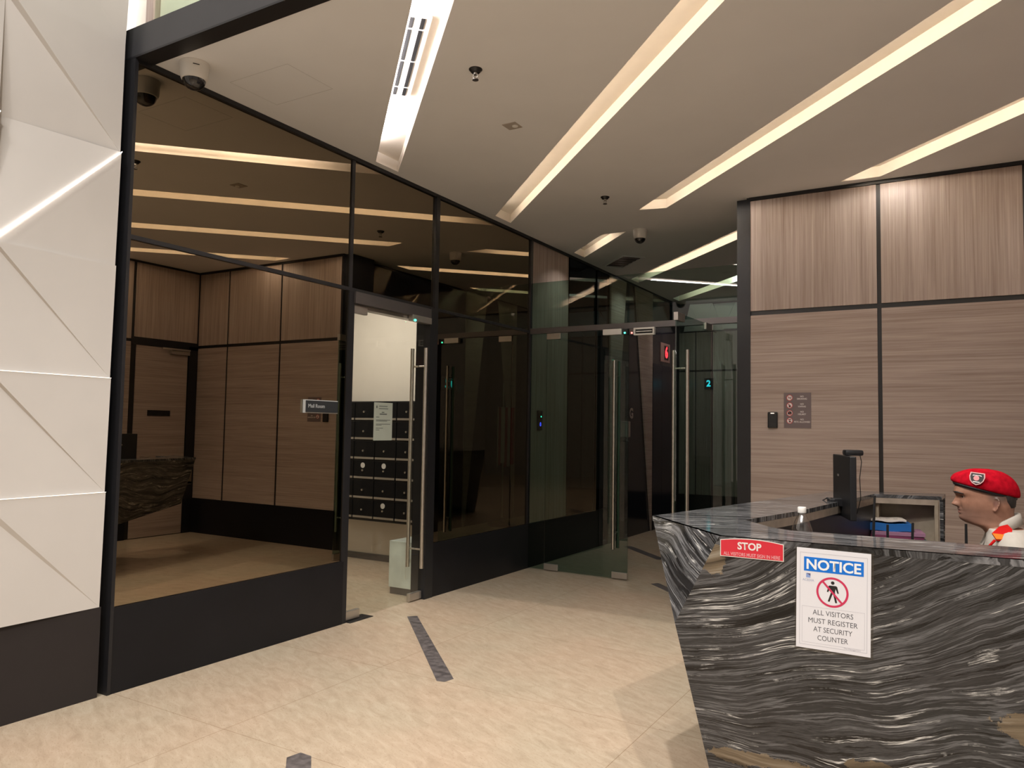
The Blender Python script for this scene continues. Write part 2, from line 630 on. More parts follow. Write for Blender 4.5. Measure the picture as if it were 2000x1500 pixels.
# floor and its dark inlay bars
struct('floor', MB().box(-4.5, 9.0, -7.0, 14.0, -0.05, 0.0), MT['floor'], 'beige travertine floor')
for k, pts in enumerate([
        [(0.268, 4.868), (0.324, 4.926), (1.437, 3.838), (1.424, 3.763), (1.375, 3.752)],
        [(1.432, 2.536), (1.444, 2.608), (1.513, 2.607), (2.60, 1.52), (2.52, 1.45)],
        [(0.28, 9.30), (0.36, 9.38), (1.06, 8.68), (0.98, 8.60)],
        [(1.42, 7.22), (1.47, 7.30), (2.02, 6.75), (1.97, 6.67)]]):
    b = MB().poly([(x, y, 0.0) for x, y in pts], (0, 0, 0.0012))
    struct('trim_%d' % (20 + k), b, MT['inlay'], 'grey stone inlay bar in the floor')

# ceiling with the diagonal light coves cut into it
SLOTS = {  # near-edge start, far-edge start, far-edge end, near-edge end   (near edge: x+y smaller)
    's1': [(0.08, 4.57), (0.08, 4.85), (2.13, 2.80), (1.85, 2.80)],
    's2': [(0.105, 6.335), (0.105, 6.63), (3.93, 2.80), (3.64, 2.80)],
    's3': [(1.432, 6.795), (1.69, 6.85), (5.02, 3.52), (5.02, 3.21)],
    's4': [(3.22, 6.79), (3.52, 6.80), (5.02, 5.30), (5.02, 5.00)],
    's5': [(0.105, 8.115), (0.105, 8.40), (1.02, 7.49), (0.74, 7.49)],
    's6': [(0.105, 9.92), (0.105, 10.21), (2.30, 8.02), (2.30, 7.73)],
    's7': [(0.125, 11.65), (0.125, 11.95), (2.30, 9.77), (2.30, 9.47)],
}


def fill_with_holes(outer, holes, z):
    cu = bpy.data.curves.new('c', 'CURVE')
    cu.dimensions, cu.fill_mode = '2D', 'BOTH'
    for pts in [outer] + holes:
        sp = cu.splines.new('POLY')
        sp.points.add(len(pts) - 1)
        for p, q in zip(sp.points, pts):
            p.co = (q[0], q[1], 0, 1)
        sp.use_cyclic_u = True
    o = bpy.data.objects.new('c', cu)
    COL.objects.link(o)
    dg = bpy.context.evaluated_depsgraph_get()
    me = bpy.data.meshes.new_from_object(o.evaluated_get(dg))
    bpy.data.objects.remove(o)
    b = MB()
    b.bm.from_mesh(me)
    b.xf(Matrix.Translation((0, 0, z)))
    return b


outer = [(-0.09, 2.665), (5.3, 2.665), (5.3, 7.0), (2.62, 7.0), (2.62, 12.4), (-0.09, 12.4)]
cb = fill_with_holes(outer, list(SLOTS.values()), HC)
struct('ceiling', cb, MT['ceil'], 'taupe painted ceiling')
# slab above, closing the ceiling void
struct('ceiling_slab', MB().box(-0.09, 5.3, 2.70, 12.4, 3.72, 3.76), MT['ceil'])

N45 = Vector((1, 1, 0)).normalized()
D45 = Vector((1, -1, 0)).normalized()
COVE_LABEL = {
    's1': 'bright white ceiling light cove with the slot diffuser, nearest the mirror wall', 's2': 'long peach ceiling light cove running from the mirror wall to the beam',
    's3': 'longest warm ceiling light cove, ending in front of the wood wall corner post', 's4': 'warm ceiling light cove tight against the top of the wood wall',
    's5': 'short stubby ceiling light cove beside the dome camera near the glass doors', 's6': 'ceiling light cove just beyond the glass doors',
    's7': 'farthest ceiling light cove over the lift lobby'}
for k, (a, b_, c, d) in SLOTS.items():
    zt = HC + 0.088
    back = [Vector((*p, 0)) - N45 * 0.11 for p in (a, d)]
    A, Bv, C, Dv = [Vector((*p, HC)) for p in (a, b_, c, d)]
    up = Vector((0, 0, zt - HC))
    t = thing('ceiling_light', (A + C) / 2 + up, COVE_LABEL[k], 'ceiling light', 'ceiling light coves')
    b = MB()
    Ab, Db = Vector((back[0].x, back[0].y, HC + 0.012)), Vector((back[1].x, back[1].y, HC + 0.012))
    for p, q in ((Bv, C), (A, Bv), (C, Dv), (Ab, A), (Dv, Db), (Ab, Db)):
        b.poly([p, q, Vector((q.x, q.y, zt)), Vector((p.x, p.y, zt))])
    b.poly([Vector((p.x, p.y, zt)) for p in (Ab, A, Bv, C, Dv, Db)])
    b.poly([Ab, Db, Dv + Vector((0, 0, 0.012)), A + Vector((0, 0, 0.012))])
    if k != 's1':
        b.poly([Ab + Vector((0, 0, 0.046)), Db + Vector((0, 0, 0.046)), Vector((Dv.x, Dv.y, HC + 0.060)) - N45 * 0.01, Vector((A.x, A.y, HC + 0.060)) - N45 * 0.01])
    b.build('cove', MT['cove'], t)
    p0 = Ab + N45 * 0.02 + D45 * (0.36 if k == 's1' else 0.14) + Vector((0, 0, 0.014))
    p1 = Db + N45 * 0.02 - D45 * 0.10 + Vector((0, 0, 0.014))
    if k == 's1':      # this cove's tape lies flat on the ledge and shines up
        b = MB().poly([p0, p1, p1 + N45 * 0.06, p0 + N45 * 0.06], (0, 0, 0.004))
    else:
        b = MB().poly([p0, p1, p1 + Vector((0, 0, 0.016)), p0 + Vector((0, 0, 0.016))], N45 * 0.008)
    b.build('led_strip', MT['leadw'] if k == 's1' else MT['lead'], t)

# slot diffuser in the first cove: two black slots in a white plate
t = thing('air_diffuser', (1.3, 3.44, HC + 0.08), 'white linear air diffuser with two black slots inside the bright cove', 'air vent')
org = Vector((0.90, 3.84, HC + 0.082))
m4 = frame_mtx(org, D45, -N45)
b = MB().box(0, 1.02, -0.075, 0.075, -0.012, 0.006).xf(m4)
b.build('plate', MT['white'], t)
for j, yy in enumerate((-0.03, 0.03)):
    for x0, x1 in ((0.02, 0.13), (0.15, 0.49), (0.51, 0.87), (0.89, 1.0)):
        MB().box(x0, x1, yy - 0.011, yy + 0.011, 0.006, 0.009).xf(m4).build('slot', MT['dark'], t)

# ceiling edge beam at the entrance to the security area
b = MB().box(-0.10, 6.5, YB, 2.668, HC, 3.775)
struct('trim_1', b, MT['fascia'], 'dark grey beam along the ceiling edge')
struct('trim_2', MB().box(-0.10, 6.5, YB - 0.001, 2.668, HC - 0.012, HC - 0.0005), MT['black'], 'black underside of the ceiling edge beam')

# ---- left wall: bronze mirror panes in black frames, x = 0
for k, (y0, y1, z0, z1, lab) in enumerate([
        (2.575, 4.385, ZP, ZT - 0.012, 'large lower bronze mirror pane'), (2.575, 4.39, ZT + 0.012, 3.575, 'large upper bronze mirror pane'),
        (4.41, 5.475, ZT + 0.012, 3.575, 'bronze mirror pane over the mail room door'), (5.53, 7.235, ZP, ZT - 0.012, 'dark mirror pane before the glass doors'),
        (5.525, 7.235, ZT + 0.012, 3.575, 'upper mirror pane before the glass doors')]):
    struct('window_%d' % (k + 1), MB().box(-0.012, 0.0, y0, y1, z0, z1), MT['mirror'], lab)
n = 3


def trim(b, lab, m='black'):
    global n
    o = struct('trim_%d' % n, b, MT[m], lab)
    n += 1
    return o


trim(MB().box(-0.10, 0.02, YB, 2.578, 0, HC), 'black jamb beside the faceted wall')
trim(MB().box(-0.03, 0.010, 4.383, 4.417, ZT, 3.58), 'slim black mullion over the mail room door edge')
trim(MB().box(-0.12, 0.012, 4.385, 4.447, 0, ZT), 'black door jamb at the mail room door, hinge side')
trim(MB().box(-0.05, 0.022, 5.473, 5.528, ZT, 3.585), 'black mullion above the mail room door')
trim(MB().box(-0.13, 0.022, 5.415, 5.53, 0, ZT), 'black pillar beside the mail room door')
trim(MB().box(-0.05, 0.018, 7.232, 7.275, ZP, 3.585), 'black mullion where the mirror wall meets the glass doors')
trim(MB().box(-0.05, 0.018, 2.56, 12.3, 3.572, 3.602), 'black channel under the ceiling along the mirror wall')
trim(MB().box(-0.05, 0.014, 2.57, 7.25, ZT - 0.013, ZT + 0.013), 'thin black transom across the mirror wall')
for k, (y0, y1, lab) in enumerate([(2.578, 4.40, 'black plinth under the large mirror'), (5.528, 7.25, 'black plinth under the dark mirror'), (7.25, 9.40, 'black plinth in the lift lobby')]):
    struct('baseboard_left' if k == 0 else 'baseboard_left_%d' % (k + 1), MB().box(-0.05, 0.016, y0, y1, 0, ZP), MT['plinth'], lab)
# backing of the left wall (solid behind the mirrors)
struct('wall_left', MB().box(-0.09, -0.02, 2.58, 4.40, 0, 3.72), MT['cream'])
struct('wall_left_2', MB().box(-0.09, -0.02, 5.52, 12.4, 0, 3.72), MT['groove'])
struct('wall_left_3', MB().box(-0.09, -0.02, 4.40, 5.52, ZT, 3.72), MT['cream'])

# ---- lift lobby lining on the left wall beyond the glass doors
def lpanel(name, pts, m, lab, dx=0.0):
    b = MB().poly([(-0.02 + dx, y, z) for y, z in pts], (0.022, 0, 0))
    return struct(name, b, MT[m], lab)


lpanel('wall_left_4', [(7.275, ZP), (8.18, ZP), (8.18, 3.572), (7.275, 3.572)], 'wrv', 'oak panel beside the glass doors')
lpanel('wall_left_5', [(8.21, ZP), (8.96, ZP), (8.96, 3.572), (8.21, 3.572)], 'gmirror', 'dark mirror panel in the lift lobby')
lpanel('wall_left_6', [(9.02, ZP), (9.40, ZP), (9.40, 3.572), (9.02, 3.572)], 'gmirror', 'narrow dark mirror panel in the lift lobby')
lpanel('wall_left_7', [(9.41, 0.0), (9.47, 0.0), (9.95, 3.572), (9.41, 3.572)], 'wrh', 'slanted oak column left of the lift portal', 0.03)
lpanel('wall_left_8', [(9.47, 0.0), (10.99, 0.0), (10.30, 3.572), (9.95, 3.572)], 'navy', 'dark flared lift portal', 0.004)
lpanel('wall_left_9', [(10.98, 0.0), (11.0, 0.0), (11.0, 3.572), (10.30, 3.572)], 'wrh', 'slanted oak column right of the lift portal', 0.03)
lpanel('wall_left_10', [(11.0, 0.0), (12.3, 0.0), (12.3, 3.572), (11.0, 3.572)], 'navy', 'dark end panel in the lift lobby', 0.004)
t = thing('lift_door', (0.0, 11.45, 0), 'dark navy lift door below the red floor display', 'lift door')
MB().box(0.008, 0.02, 11.06, 11.45, 0, 2.52).build('door_leaf', MT['liftdoor'], t)
MB().box(0.008, 0.02, 11.455, 11.9, 0, 2.52).build('door_leaf', MT['liftdoor'], t)
t = thing('lift_display', (0.0, 11.62, 2.74), 'small red lit floor display above the dark navy lift door', 'lift display')
MB().box(0.006, 0.02, 11.40, 11.82, 2.58, 2.88).build('display_frame', plain('display_plate', (0.30, 0.17, 0.15), 0.4), t)
MB().box(0.02, 0.022, 11.55, 11.75, 2.62, 2.84).build('display_panel', MT['dark'], t)
b = text_bm('6', 0.24, 0.008).xf(frame_mtx((0.0245, 11.65, 2.73), (0, 1, 0), (0, 0, 1)))
b.build('digit', MT['redd'], t)
b = text_bm('G', 0.20, 0.008).xf(frame_mtx((0.010, 10.21, 1.73), (0, 1, 0), (0, 0, 1)))
o = b.build('floor_letter', MT['chrome'])
tag(o, 'silver floor letter G on the dark lift portal', 'sign')
t = thing('dispenser', (0.02, 9.86, 1.46), 'grey wall dispenser box seen just past the glass door edge', 'dispenser')
MB().box(0.012, 0.11, 9.80, 9.94, 1.40, 1.62, bev=0.012).build('housing', MT['chrome'], t)
MB().box(0.03, 0.10, 9.82, 9.92, 1.34, 1.40, bev=0.01).build('nozzle', MT['grey'], t)
t = thing('access_reader', (0.002, 7.48, 1.55), 'slim dark access reader with blue light on the oak panel behind glass', 'card reader')
MB().box(0.001, 0.025, 7.43, 7.53, 1.48, 1.70, bev=0.006).build('housing', MT['dark'], t)
b = text_bm('0', 0.06, 0.002).xf(frame_mtx((0.0262, 7.48, 1.545), (0, 1, 0), (0, 0, 1)))
b.build('digit', MT['blued'], t)
MB().box(0.025, 0.027, 7.49, 7.50, 1.625, 1.64).build('status_led', MT['ledg'], t)

# right wall of the lift lobby with slanted oak columns, lift display and far end wall
XL = 2.447
struct('wall_lobby', MB().box(XL + 0.02, XL + 0.10, 7.30, 12.4, 0, 3.72), MT['groove'])


def rpanel(name, pts, m, lab, d=0.022):
    struct(name, MB().poly([(XL + 0.02, y, z) for y, z in pts], (-d, 0, 0)), MT[m], lab)


rpanel('wall_lobby_2', [(7.36, 0), (9.60, 0), (9.60, 3.572), (7.36, 3.572)], 'navy', 'dark panel in the lift lobby', 0.012)
rpanel('wall_lobby_3', [(9.61, 0), (9.66, 0), (10.20, 3.572), (9.61, 3.572)], 'wrh', 'slanted oak column')
rpanel('wall_lobby_4', [(11.13, 0), (11.14, 0), (11.14, 3.572), (10.53, 3.572)], 'wrh', 'slanted oak column')
rpanel('wall_lobby_5', [(11.16, 0), (12.3, 0), (12.3, 3.572), (11.16, 3.572)], 'navy', 'dark panel', 0.012)
rpanel('wall_lobby_6', [(9.66, 0), (11.13, 0), (10.53, 3.572), (10.20, 3.572)], 'navy', 'dark flared portal', 0.012)
t = thing('lift_display', (XL, 9.2, 2.13), 'teal lit lift floor number seen mirrored in the dark pane', 'lift display')
MB().box(XL - 0.01, XL + 0.008, 9.0, 9.40, 2.04, 2.24).build('display_frame', MT['dark'], t)
b = text_bm('02', 0.19, 0.006, space=1.5).xf(frame_mtx((XL - 0.012, 9.2, 2.14), (0, -1, 0), (0, 0, 1)))
b.build('digits', MT['teal'], t)
struct('wall_far', MB().box(-0.09, 2.6, 12.3, 12.4, 0, 3.72), MT['groove'], 'end wall of the lift lobby')
wf = bpy.data.objects['wall_far']
for x0, x1 in ((0.02, 0.29), (0.31, 0.56), (0.58, 1.10), (1.12, 1.75), (1.77, 2.42)):
    for z0, z1 in ((ZP, 2.47), (2.50, 3.12)):
        MB().box(x0, x1, 12.285, 12.3, z0, z1).build('panel', MT['wv'], wf)
zz = [(0.10, 3.14), (0.24, 3.57), (0.42, 3.14), (0.60, 3.57), (0.78, 3.14), (0.95, 3.57), (1.15, 3.14), (1.4, 3.57), (1.7, 3.14), (2.0, 3.57), (2.4, 3.14)]
for k in range(len(zz) - 2):
    a_, b2_, c_ = zz[k:k + 3]
    dep = [0.0, 0.10, 0.02][k % 3], [0.10, 0.0, 0.07][k % 3], [0.02, 0.08, 0.0][k % 3]
    bq = MB().poly([(a_[0], 12.26 - dep[0], a_[1]), (b2_[0], 12.26 - dep[1], b2_[1]), (c_[0], 12.26 - dep[2], c_[1])], (0, 0.03, 0))
    bq.build('facet_panel', MT['plaster'], wf)
spot('lobby_wash_spot', (1.4, 10.62, 3.604), (1.3, 12.2, 3.2), 18, 150, 0.6, 0.0, NEUT)  # unseen spot added to brighten the far facet panels
t = thing('lift_display', (0.52, 12.28, 2.27), 'small teal lit number on the far wall, seen through the open glass door', 'lift display')
MB().box(0.45, 0.59, 12.262, 12.284, 2.18, 2.36).build('display_frame', MT['dark'], t)
b = text_bm('2', 0.14, 0.004).xf(frame_mtx((0.52, 12.26, 2.27), (1, 0, 0), (0, 0, 1)))
b.build('digit', MT['teal'], t)

# flag on its stand inside the lobby (seen mirrored)
t = thing('flag', (2.08, 10.15, 0), 'red and white striped flag on a black stand, mirrored in the dark pane', 'flag')
MB().lathe([(0.22, 0), (0.22, 0.03), (0.05, 0.06), (0.025, 0.12)], (2.08, 10.15, 0)).build('stand_base', MT['dark'], t)
MB().cyl((2.08, 10.15, 0.1), (2.08, 10.15, 2.2), 0.014).build('pole', MT['chrome'], t)
fr = plain('flag_red', (0.42, 0.03, 0.03), 0.8)
fw = plain('flag_white', (0.65, 0.62, 0.58), 0.8)
for j in range(8):
    y0 = 9.95 + j * 0.055
    rings = [[(2.05 + 0.03 * math.sin(j * 1.3), y0, z), (2.05 + 0.03 * math.sin((j + 1) * 1.3), y0 + 0.055, z), (2.062 + 0.03 * math.sin((j + 1) * 1.3), y0 + 0.055, z), (2.062 + 0.03 * math.sin(j * 1.3), y0, z)] for z in (0.9 + 0.03 * (j % 3), 1.4, 1.82)]
    MB().loft(rings).build('stripe', fr if j % 2 else fw, t)

# ---- back wall: oak panels set on a black ground, y = 6.9
struct('wall_back', MB().box(XL, 5.3, Y2 + 0.012, Y2 + 0.10, 0, 3.72), MT['groove'], 'black grounded back wall')
wb = bpy.data.objects['wall_back']
XM = [XL + 0.008, 3.496, 4.509, XR]
for i in range(3):
    x0, x1 = XM[i] + (0.0 if i == 0 else 0.016), XM[i + 1] - (0.016 if i < 2 else 0.0)
    for z0, z1, m, lab in ((ZP, ZT - 0.020, 'wh', 'oak panel with level grain'), (ZT + 0.020, 3.572, 'wv', 'oak panel with upright grain')):
        o = MB().box(x0, x1, Y2, Y2 + 0.012, z0, z1, bev=0.002).build('panel', MT[m], wb)
trim(MB().box(XL, XR, Y2 - 0.012, Y2 + 0.02, 3.574, HC), 'black strip along the top of the oak wall')
struct('baseboard_back', MB().box(XL, XR, Y2 - 0.006, Y2 + 0.012, 0, ZP), MT['plinth'], 'black plinth of the oak wall')
trim(MB().box(2.33, XL, 6.93, 7.34, 0, 3.60), 'black post at the free end of the oak wall')
trim(MB().box(2.425, XL + 0.008, Y2 - 0.004, 6.94, 0, HC), 'black edge strip of the oak wall')

# ---- right wall with the oak door (seen in the mirror), x = 5.115
struct('wall_right', MB().box(XR + 0.012, XR + 0.1, 2.66, 7.0, 0, 3.72), MT['groove'], 'right wall')
wr = bpy.data.objects['wall_right']
for y0, y1 in ((2.7, 3.95), (3.98, 5.90)):
    for z0, z1, m in ((ZP, ZT - 0.02, 'wrh'), (ZT + 0.02, 3.572, 'wrv')):
        MB().box(XR, XR + 0.012, y0, y1, z0, z1).build('panel', MT[m], wr)
MB().box(XR, XR + 0.012, 5.945, 6.88, ZT + 0.05, 3.572).build('panel', MT['wrv'], wr)
struct('baseboard_right', MB().box(XR - 0.006, XR + 0.01, 2.7, 5.92, 0, ZP), MT['plinth'])
struct('door_1', MB().box(XR + 0.002, XR + 0.03, 5.98, 6.74, 0.01, 2.50), MT['wrh'], 'oak door in the right wall')
d1 = bpy.data.objects['door_1']
b = MB().box(XR - 0.05, XR + 0.002, 6.46, 6.74, 2.42, 2.475, bev=0.006)
b.box(XR - 0.085, XR - 0.055, 6.30, 6.72, 2.475, 2.495)
b.build('door_closer', MT['chrome'], d1)
MB().box(XR - 0.006, XR + 0.004, 6.17, 6.50, 1.585, 1.66).build('door_plate', MT['dark'], d1)
MB().cyl((XR - 0.06, 6.06, 1.05), (XR - 0.06, 6.18, 1.05), 0.011).build('door_handle', MT['steel'], d1)
trim(MB().box(XR - 0.004, XR + 0.03, 6.755, 6.897, 0, 2.55), 'black post beside the oak door')
trim(MB().box(XR - 0.004, XR + 0.03, 5.905, 6.90, 2.505, 2.60), 'black head over the oak door')

# ---- glass screen with double doors, y = 7.256
def rail(x0, x1, lab):
    return trim(MB().box(x0, x1, Y3 - 0.03, Y3 + 0.03, 2.528, 2.587), lab, 'grey')


rail(0.02, 2.36, 'grey metal rail over the glass doors')
struct('window_6', MB().box(0.02, 2.36, Y3 - 0.006, Y3 + 0.006, 2.587, 3.089), MT['glass'], 'green glass transom above the doors, open at the top')
struct('window_7', MB().box(0.02, 0.215, Y3 - 0.006, Y3 + 0.006, 0.01, 2.528), MT['glass'], 'narrow fixed glass side panel, left')
struct('window_8', MB().box(2.02, 2.34, Y3 - 0.006, Y3 + 0.006, 0.01, 2.528), MT['glass'], 'fixed glass side panel, right')


def pull(root, mtx, zc, length=1.9, off=0.062, nm='pull_handle', one=False):
    """pair of long steel bars with stand-offs, local X along the leaf, local Y through it"""
    for s in ((1,) if one else (-1, 1)):
        b = MB().cyl((0, s * off, zc - length / 2), (0, s * off, zc + length / 2), 0.0165, n=20)
        for dz in (-length / 2 + 0.16, length / 2 - 0.16):
            b.cyl((0, s * off, zc + dz), (0, s * 0.004, zc + dz), 0.008, n=12)
        b.xf(mtx)
        shade(b.build(nm, MT['steel'], root))


def glass_leaf(name, hinge, ang, wdt, ztop, lab, m, hand, zc):
    """hinge (x,y); leaf runs from the hinge along direction ang"""
    o = bpy.data.objects.new(name, None)
    COL.objects.link(o)
    o.location = (hinge[0], hinge[1], 0)
    o['kind'] = 'structure'
    o['label'] = lab
    mt = Matrix.Translation((hinge[0], hinge[1], 0)) @ Matrix.Rotation(ang, 4, 'Z')
    MB().box(0.0, wdt, -0.006, 0.006, 0.012, ztop).xf(mt).build('glass_pane', m, o)
    for x0, x1, z0, z1 in ((-0.002, 0.165, 0.010, 0.075), (wdt - 0.165, wdt + 0.002, 0.012, 0.075), (-0.002, 0.165, ztop - 0.06, ztop + 0.003)):
        MB().box(x0, x1, -0.016, 0.016, z0, z1, bev=0.003).xf(mt).build('patch_fitting', MT['chrome'], o)
    if hand is not None:
        pull(o, mt @ Matrix.Translation((hand, 0, 0)), zc)
    return o, mt


glass_leaf('door_2', (0.222, 7.25), math.radians(-1.0), 0.945, 2.52, 'left green glass door leaf, nearly closed', MT['glass'], 0.815, 1.255)
o, mt = glass_leaf('door_3', (2.0, 7.235), math.radians(-93.0), 0.885, 2.52, 'right green glass door leaf, swung open', MT['glass'], 0.775, 1.255)
MB().box(0.72, 0.888, -0.02, 0.02, 2.455, 2.525, bev=0.003).xf(mt).build('patch_fitting', MT['chrome'], o)
# magnetic locks under the rail
t = thing('magnetic_lock', (1.0, Y3 - 0.05, 2.5), 'white magnetic lock block with green light under the glass door rail', 'door lock')
MB().box(0.90, 1.10, Y3 - 0.075, Y3 - 0.032, 2.468, 2.526, bev=0.003).build('magnet', MT['white'], t)
MB().box(1.105, 1.165, Y3 - 0.06, Y3 - 0.032, 2.468, 2.522, bev=0.003).build('led_housing', MT['dark'], t)
MB().sphere((1.137, Y3 - 0.062, 2.482), 0.009).build('status_led', MT['ledg'], t)
t = thing('magnetic_lock', (1.34, Y3 - 0.05, 2.5), 'magnetic lock with black slotted plate and red light under the rail', 'door lock')
b = MB()
for x0, x1, z0, z1 in ((1.235, 1.45, 2.51, 2.526), (1.235, 1.45, 2.452, 2.466), (1.235, 1.25, 2.466, 2.51), (1.435, 1.45, 2.466, 2.51), (1.26, 1.425, 2.484, 2.492)):
    b.box(x0, x1, Y3 - 0.07, Y3 - 0.032, z0, z1)
b.build('magnet', MT['white'], t)
MB().box(1.25, 1.435, Y3 - 0.05, Y3 - 0.034, 2.466, 2.51).build('slot_plate', MT['dark'], t)
MB().box(1.185, 1.232, Y3 - 0.06, Y3 - 0.032, 2.462, 2.522, bev=0.003).build('led_housing', MT['grey'], t)
MB().sphere((1.212, Y3 - 0.062, 2.478), 0.009).build('status_led', MT['ledr'], t)

# ---- mail room door in the mirror wall
trim(MB().box(-0.05, 0.03, 4.44, 5.42, 2.452, ZT - 0.013), 'grey metal head of the mail room door', 'grey')
o, mt = glass_leaf('door_4', (-0.02, 4.452), math.radians(90), 0.955, 2.44, 'clear glass mail room door', MT['clear'], None, 0)
pull(o, Matrix.Translation((-0.02, 5.32, 0)) @ Matrix.Rotation(math.radians(90), 4, 'Z'), 1.235, off=0.075)
b = MB().box(-0.10, -0.02, 4.44, 5.42, 2.425, 2.452)
struct('trim_40', b, MT['chrome'], 'steel rail inside the mail room door head')
t = thing('magnetic_lock', (0.0, 5.28, 2.44), 'grey magnetic lock with green light over the mail room door', 'door lock')
MB().box(-0.014, 0.035, 5.15, 5.42, 2.405, 2.46, bev=0.003).build('magnet', MT['chrome'], t)
MB().sphere((0.037, 5.18, 2.412), 0.010).build('status_led', MT['ledg'], t)
t = thing('floor_spring', (-0.02, 4.58, 0), 'black floor spring plate set in the floor at the mail room door', 'door spring')
MB().box(-0.07, 0.05, 4.455, 4.72, 0.0, 0.004).build('cover_plate', MT['dark'], t)

# mail room shell
struct('wall_mailroom', MB().box(-3.2, -0.10, 6.667, 6.75, 0, 3.70), MT['cream'], 'cream back wall of the mail room')
struct('wall_mailroom_2', MB().box(-3.3, -3.2, 2.7, 6.75, 0, 3.70), MT['cream'])
struct('wall_mailroom_3', MB().box(-3.3, -0.1, 2.6, 2.7, 0, 3.70), MT['cream'])
struct('ceiling_mailroom', MB().box(-3.3, -0.09, 2.6, 6.75, 3.3, 3.36), MT['cream'])
struct('baseboard_mailroom', MB().box(-3.2, -0.10, 6.655, 6.668, 0, 0.07), MT['grey'])
# mailboxes: six rows of four in one black cabinet
t = thing('mailbox_cabinet', (-1.52, 6.667, 0.46), 'black wall of letter boxes with silver slots behind the clear glass door', 'mailbox cabinet')
MB().box(-2.12, -0.92, 6.50, 6.666, 0.455, 1.772).build('cabinet_body', MT['dark'], t)
MB_BLACK = plain('mailbox_black', (0.006, 0.006, 0.007), 0.45, spec=0.2)
lbs = [(-2.10, -1.81), (-1.80, -1.51), (-1.50, -1.21), (-1.20, -0.93)]
for r in range(6):
    z0 = 0.475 + r * 0.216
    for c, (x0, x1) in enumerate(lbs):
        f = MB().box(x0, x1, 6.488, 6.50, z0, z0 + 0.205, bev=0.002).build('mailbox_door', MB_BLACK, t)
        MB().box(x0 + 0.004, x1 - 0.004, 6.480, 6.489, z0 + 0.010, z0 + 0.032).build('letter_slot', MT['chrome'], f)
        MB().cyl((x0 + 0.13, 6.489, z0 + 0.10), (x0 + 0.13, 6.476, z0 + 0.10), 0.011, n=12).build('lock', MT['steel'], f)
        if (r == 2 and c in (0, 1, 2)) or (r == 0 and c == 2):
            MB().cyl((x0 + 0.13, 6.487, z0 + 0.155), (x0 + 0.13, 6.484, z0 + 0.155), 0.030, n=20).build('round_sticker', MT['white'], f)
# white stone block
t = thing('stone_block', (-0.24, 5.68, 0), 'white marble clad block standing inside the mail room door', 'block')
MB().box(-0.40, -0.115, 5.44, 6.1, 0.06, 0.47, bev=0.003).build('block_body', MT['wmarble'], t)
MB().box(-0.39, -0.125, 5.45, 6.09, 0.0, 0.06).build('base', MT['grey'], t)
# paper notice taped to the inside of the glass door
t = thing('paper_notice', (-0.035, 4.85, 1.5), 'white printed paper notice taped on the mail room glass door', 'notice')
paper = plain('paper', (0.60, 0.61, 0.57), 0.7)
ink = plain('grey_ink', (0.16, 0.16, 0.16), 0.7)
mtp = frame_mtx((-0.030, 4.87, 1.537), (0, 1, 0), (0, 0, 1))
MB().box(-0.116, 0.116, -0.155, 0.155, -0.0008, 0.0008).xf(mtp).build('paper_sheet', paper, t)
b = MB()
for yy, x0, x1, h in ((0.118, -0.09, -0.075, 0.02), (0.125, -0.055, 0.05, 0.006), (0.105, -0.055, 0.06, 0.006), (0.075, -0.02, 0.012, 0.008), (0.06, -0.045, 0.045, 0.010), (0.035, -0.09, -0.05, 0.005),
                      (0.012, -0.09, 0.09, 0.005), (0.003, -0.09, 0.05, 0.005), (-0.022, -0.09, 0.09, 0.005), (-0.031, -0.09, -0.02, 0.005), (-0.055, -0.09, 0.0, 0.005), (-0.07, -0.09, -0.045, 0.005)):
    b.box(x0, x1, yy - h / 2, yy + h / 2, 0.0009, 0.0012)
b.xf(mtp).build('printed_lines', ink, t)

# mail room sign standing off the mirror
t = thing('mail_room_sign', (0.0, 4.115, 1.635), 'dark Mail Room sign plate with pale edges standing off the large mirror', 'sign')
MB().box(0.022, 0.030, 3.955, 4.275, 1.592, 1.676, bev=0.001).build('sign_plate', plain('sign_slate', (0.022, 0.025, 0.028), 0.3), t)
b = MB().box(0.002, 0.022, 3.948, 4.282, 1.586, 1.682)
b.build('sign_edge', plain('sign_acrylic', (0.42, 0.42, 0.40), 0.3), t)
b = text_bm('Mail Room', 0.038, 0.0004, 'LEFT').xf(frame_mtx((0.0306, 3.972, 1.636), (0, 1, 0), (0, 0, 1)))
b.build('lettering', plain('sign_grey_letters', (0.30, 0.31, 0.31), 0.5), t)

# card reader and house rules sign on the oak wall
t = thing('card_reader', (2.646, Y2, 1.607), 'black card reader with small light on the oak wall, left of the rules sign', 'card reader')
MB().box(2.605, 2.688, Y2 - 0.024, Y2, 1.537, 1.677, bev=0.008).build('housing', MT['dark'], t)
MB().box(2.632, 2.662, Y2 - 0.026, Y2 - 0.022, 1.662, 1.669).build('status_led', glow('led_pale', (1.0, 0.75, 0.65), 1.2), t)
t = thing('rules_sign', (2.85, Y2, 1.69), 'brown rules sign with four round prohibition icons on the oak wall', 'sign')
mts = frame_mtx((2.850, Y2 - 0.004, 1.692), (1, 0, 0), (0, 0, 1))
MB().box(-0.111, 0.111, -0.152, 0.152, -0.004, 0.0).xf(mts).build('sign_plate', plain('sign_taupe', (0.165, 0.125, 0.125), 0.4), t)
white_ink, red_ink, black_ink = plain('white_ink', (0.75, 0.70, 0.68), 0.5, var=0.01), plain('red_ink', (0.50, 0.03, 0.03), 0.5), plain('black_ink', (0.012, 0.010, 0.010), 0.5)


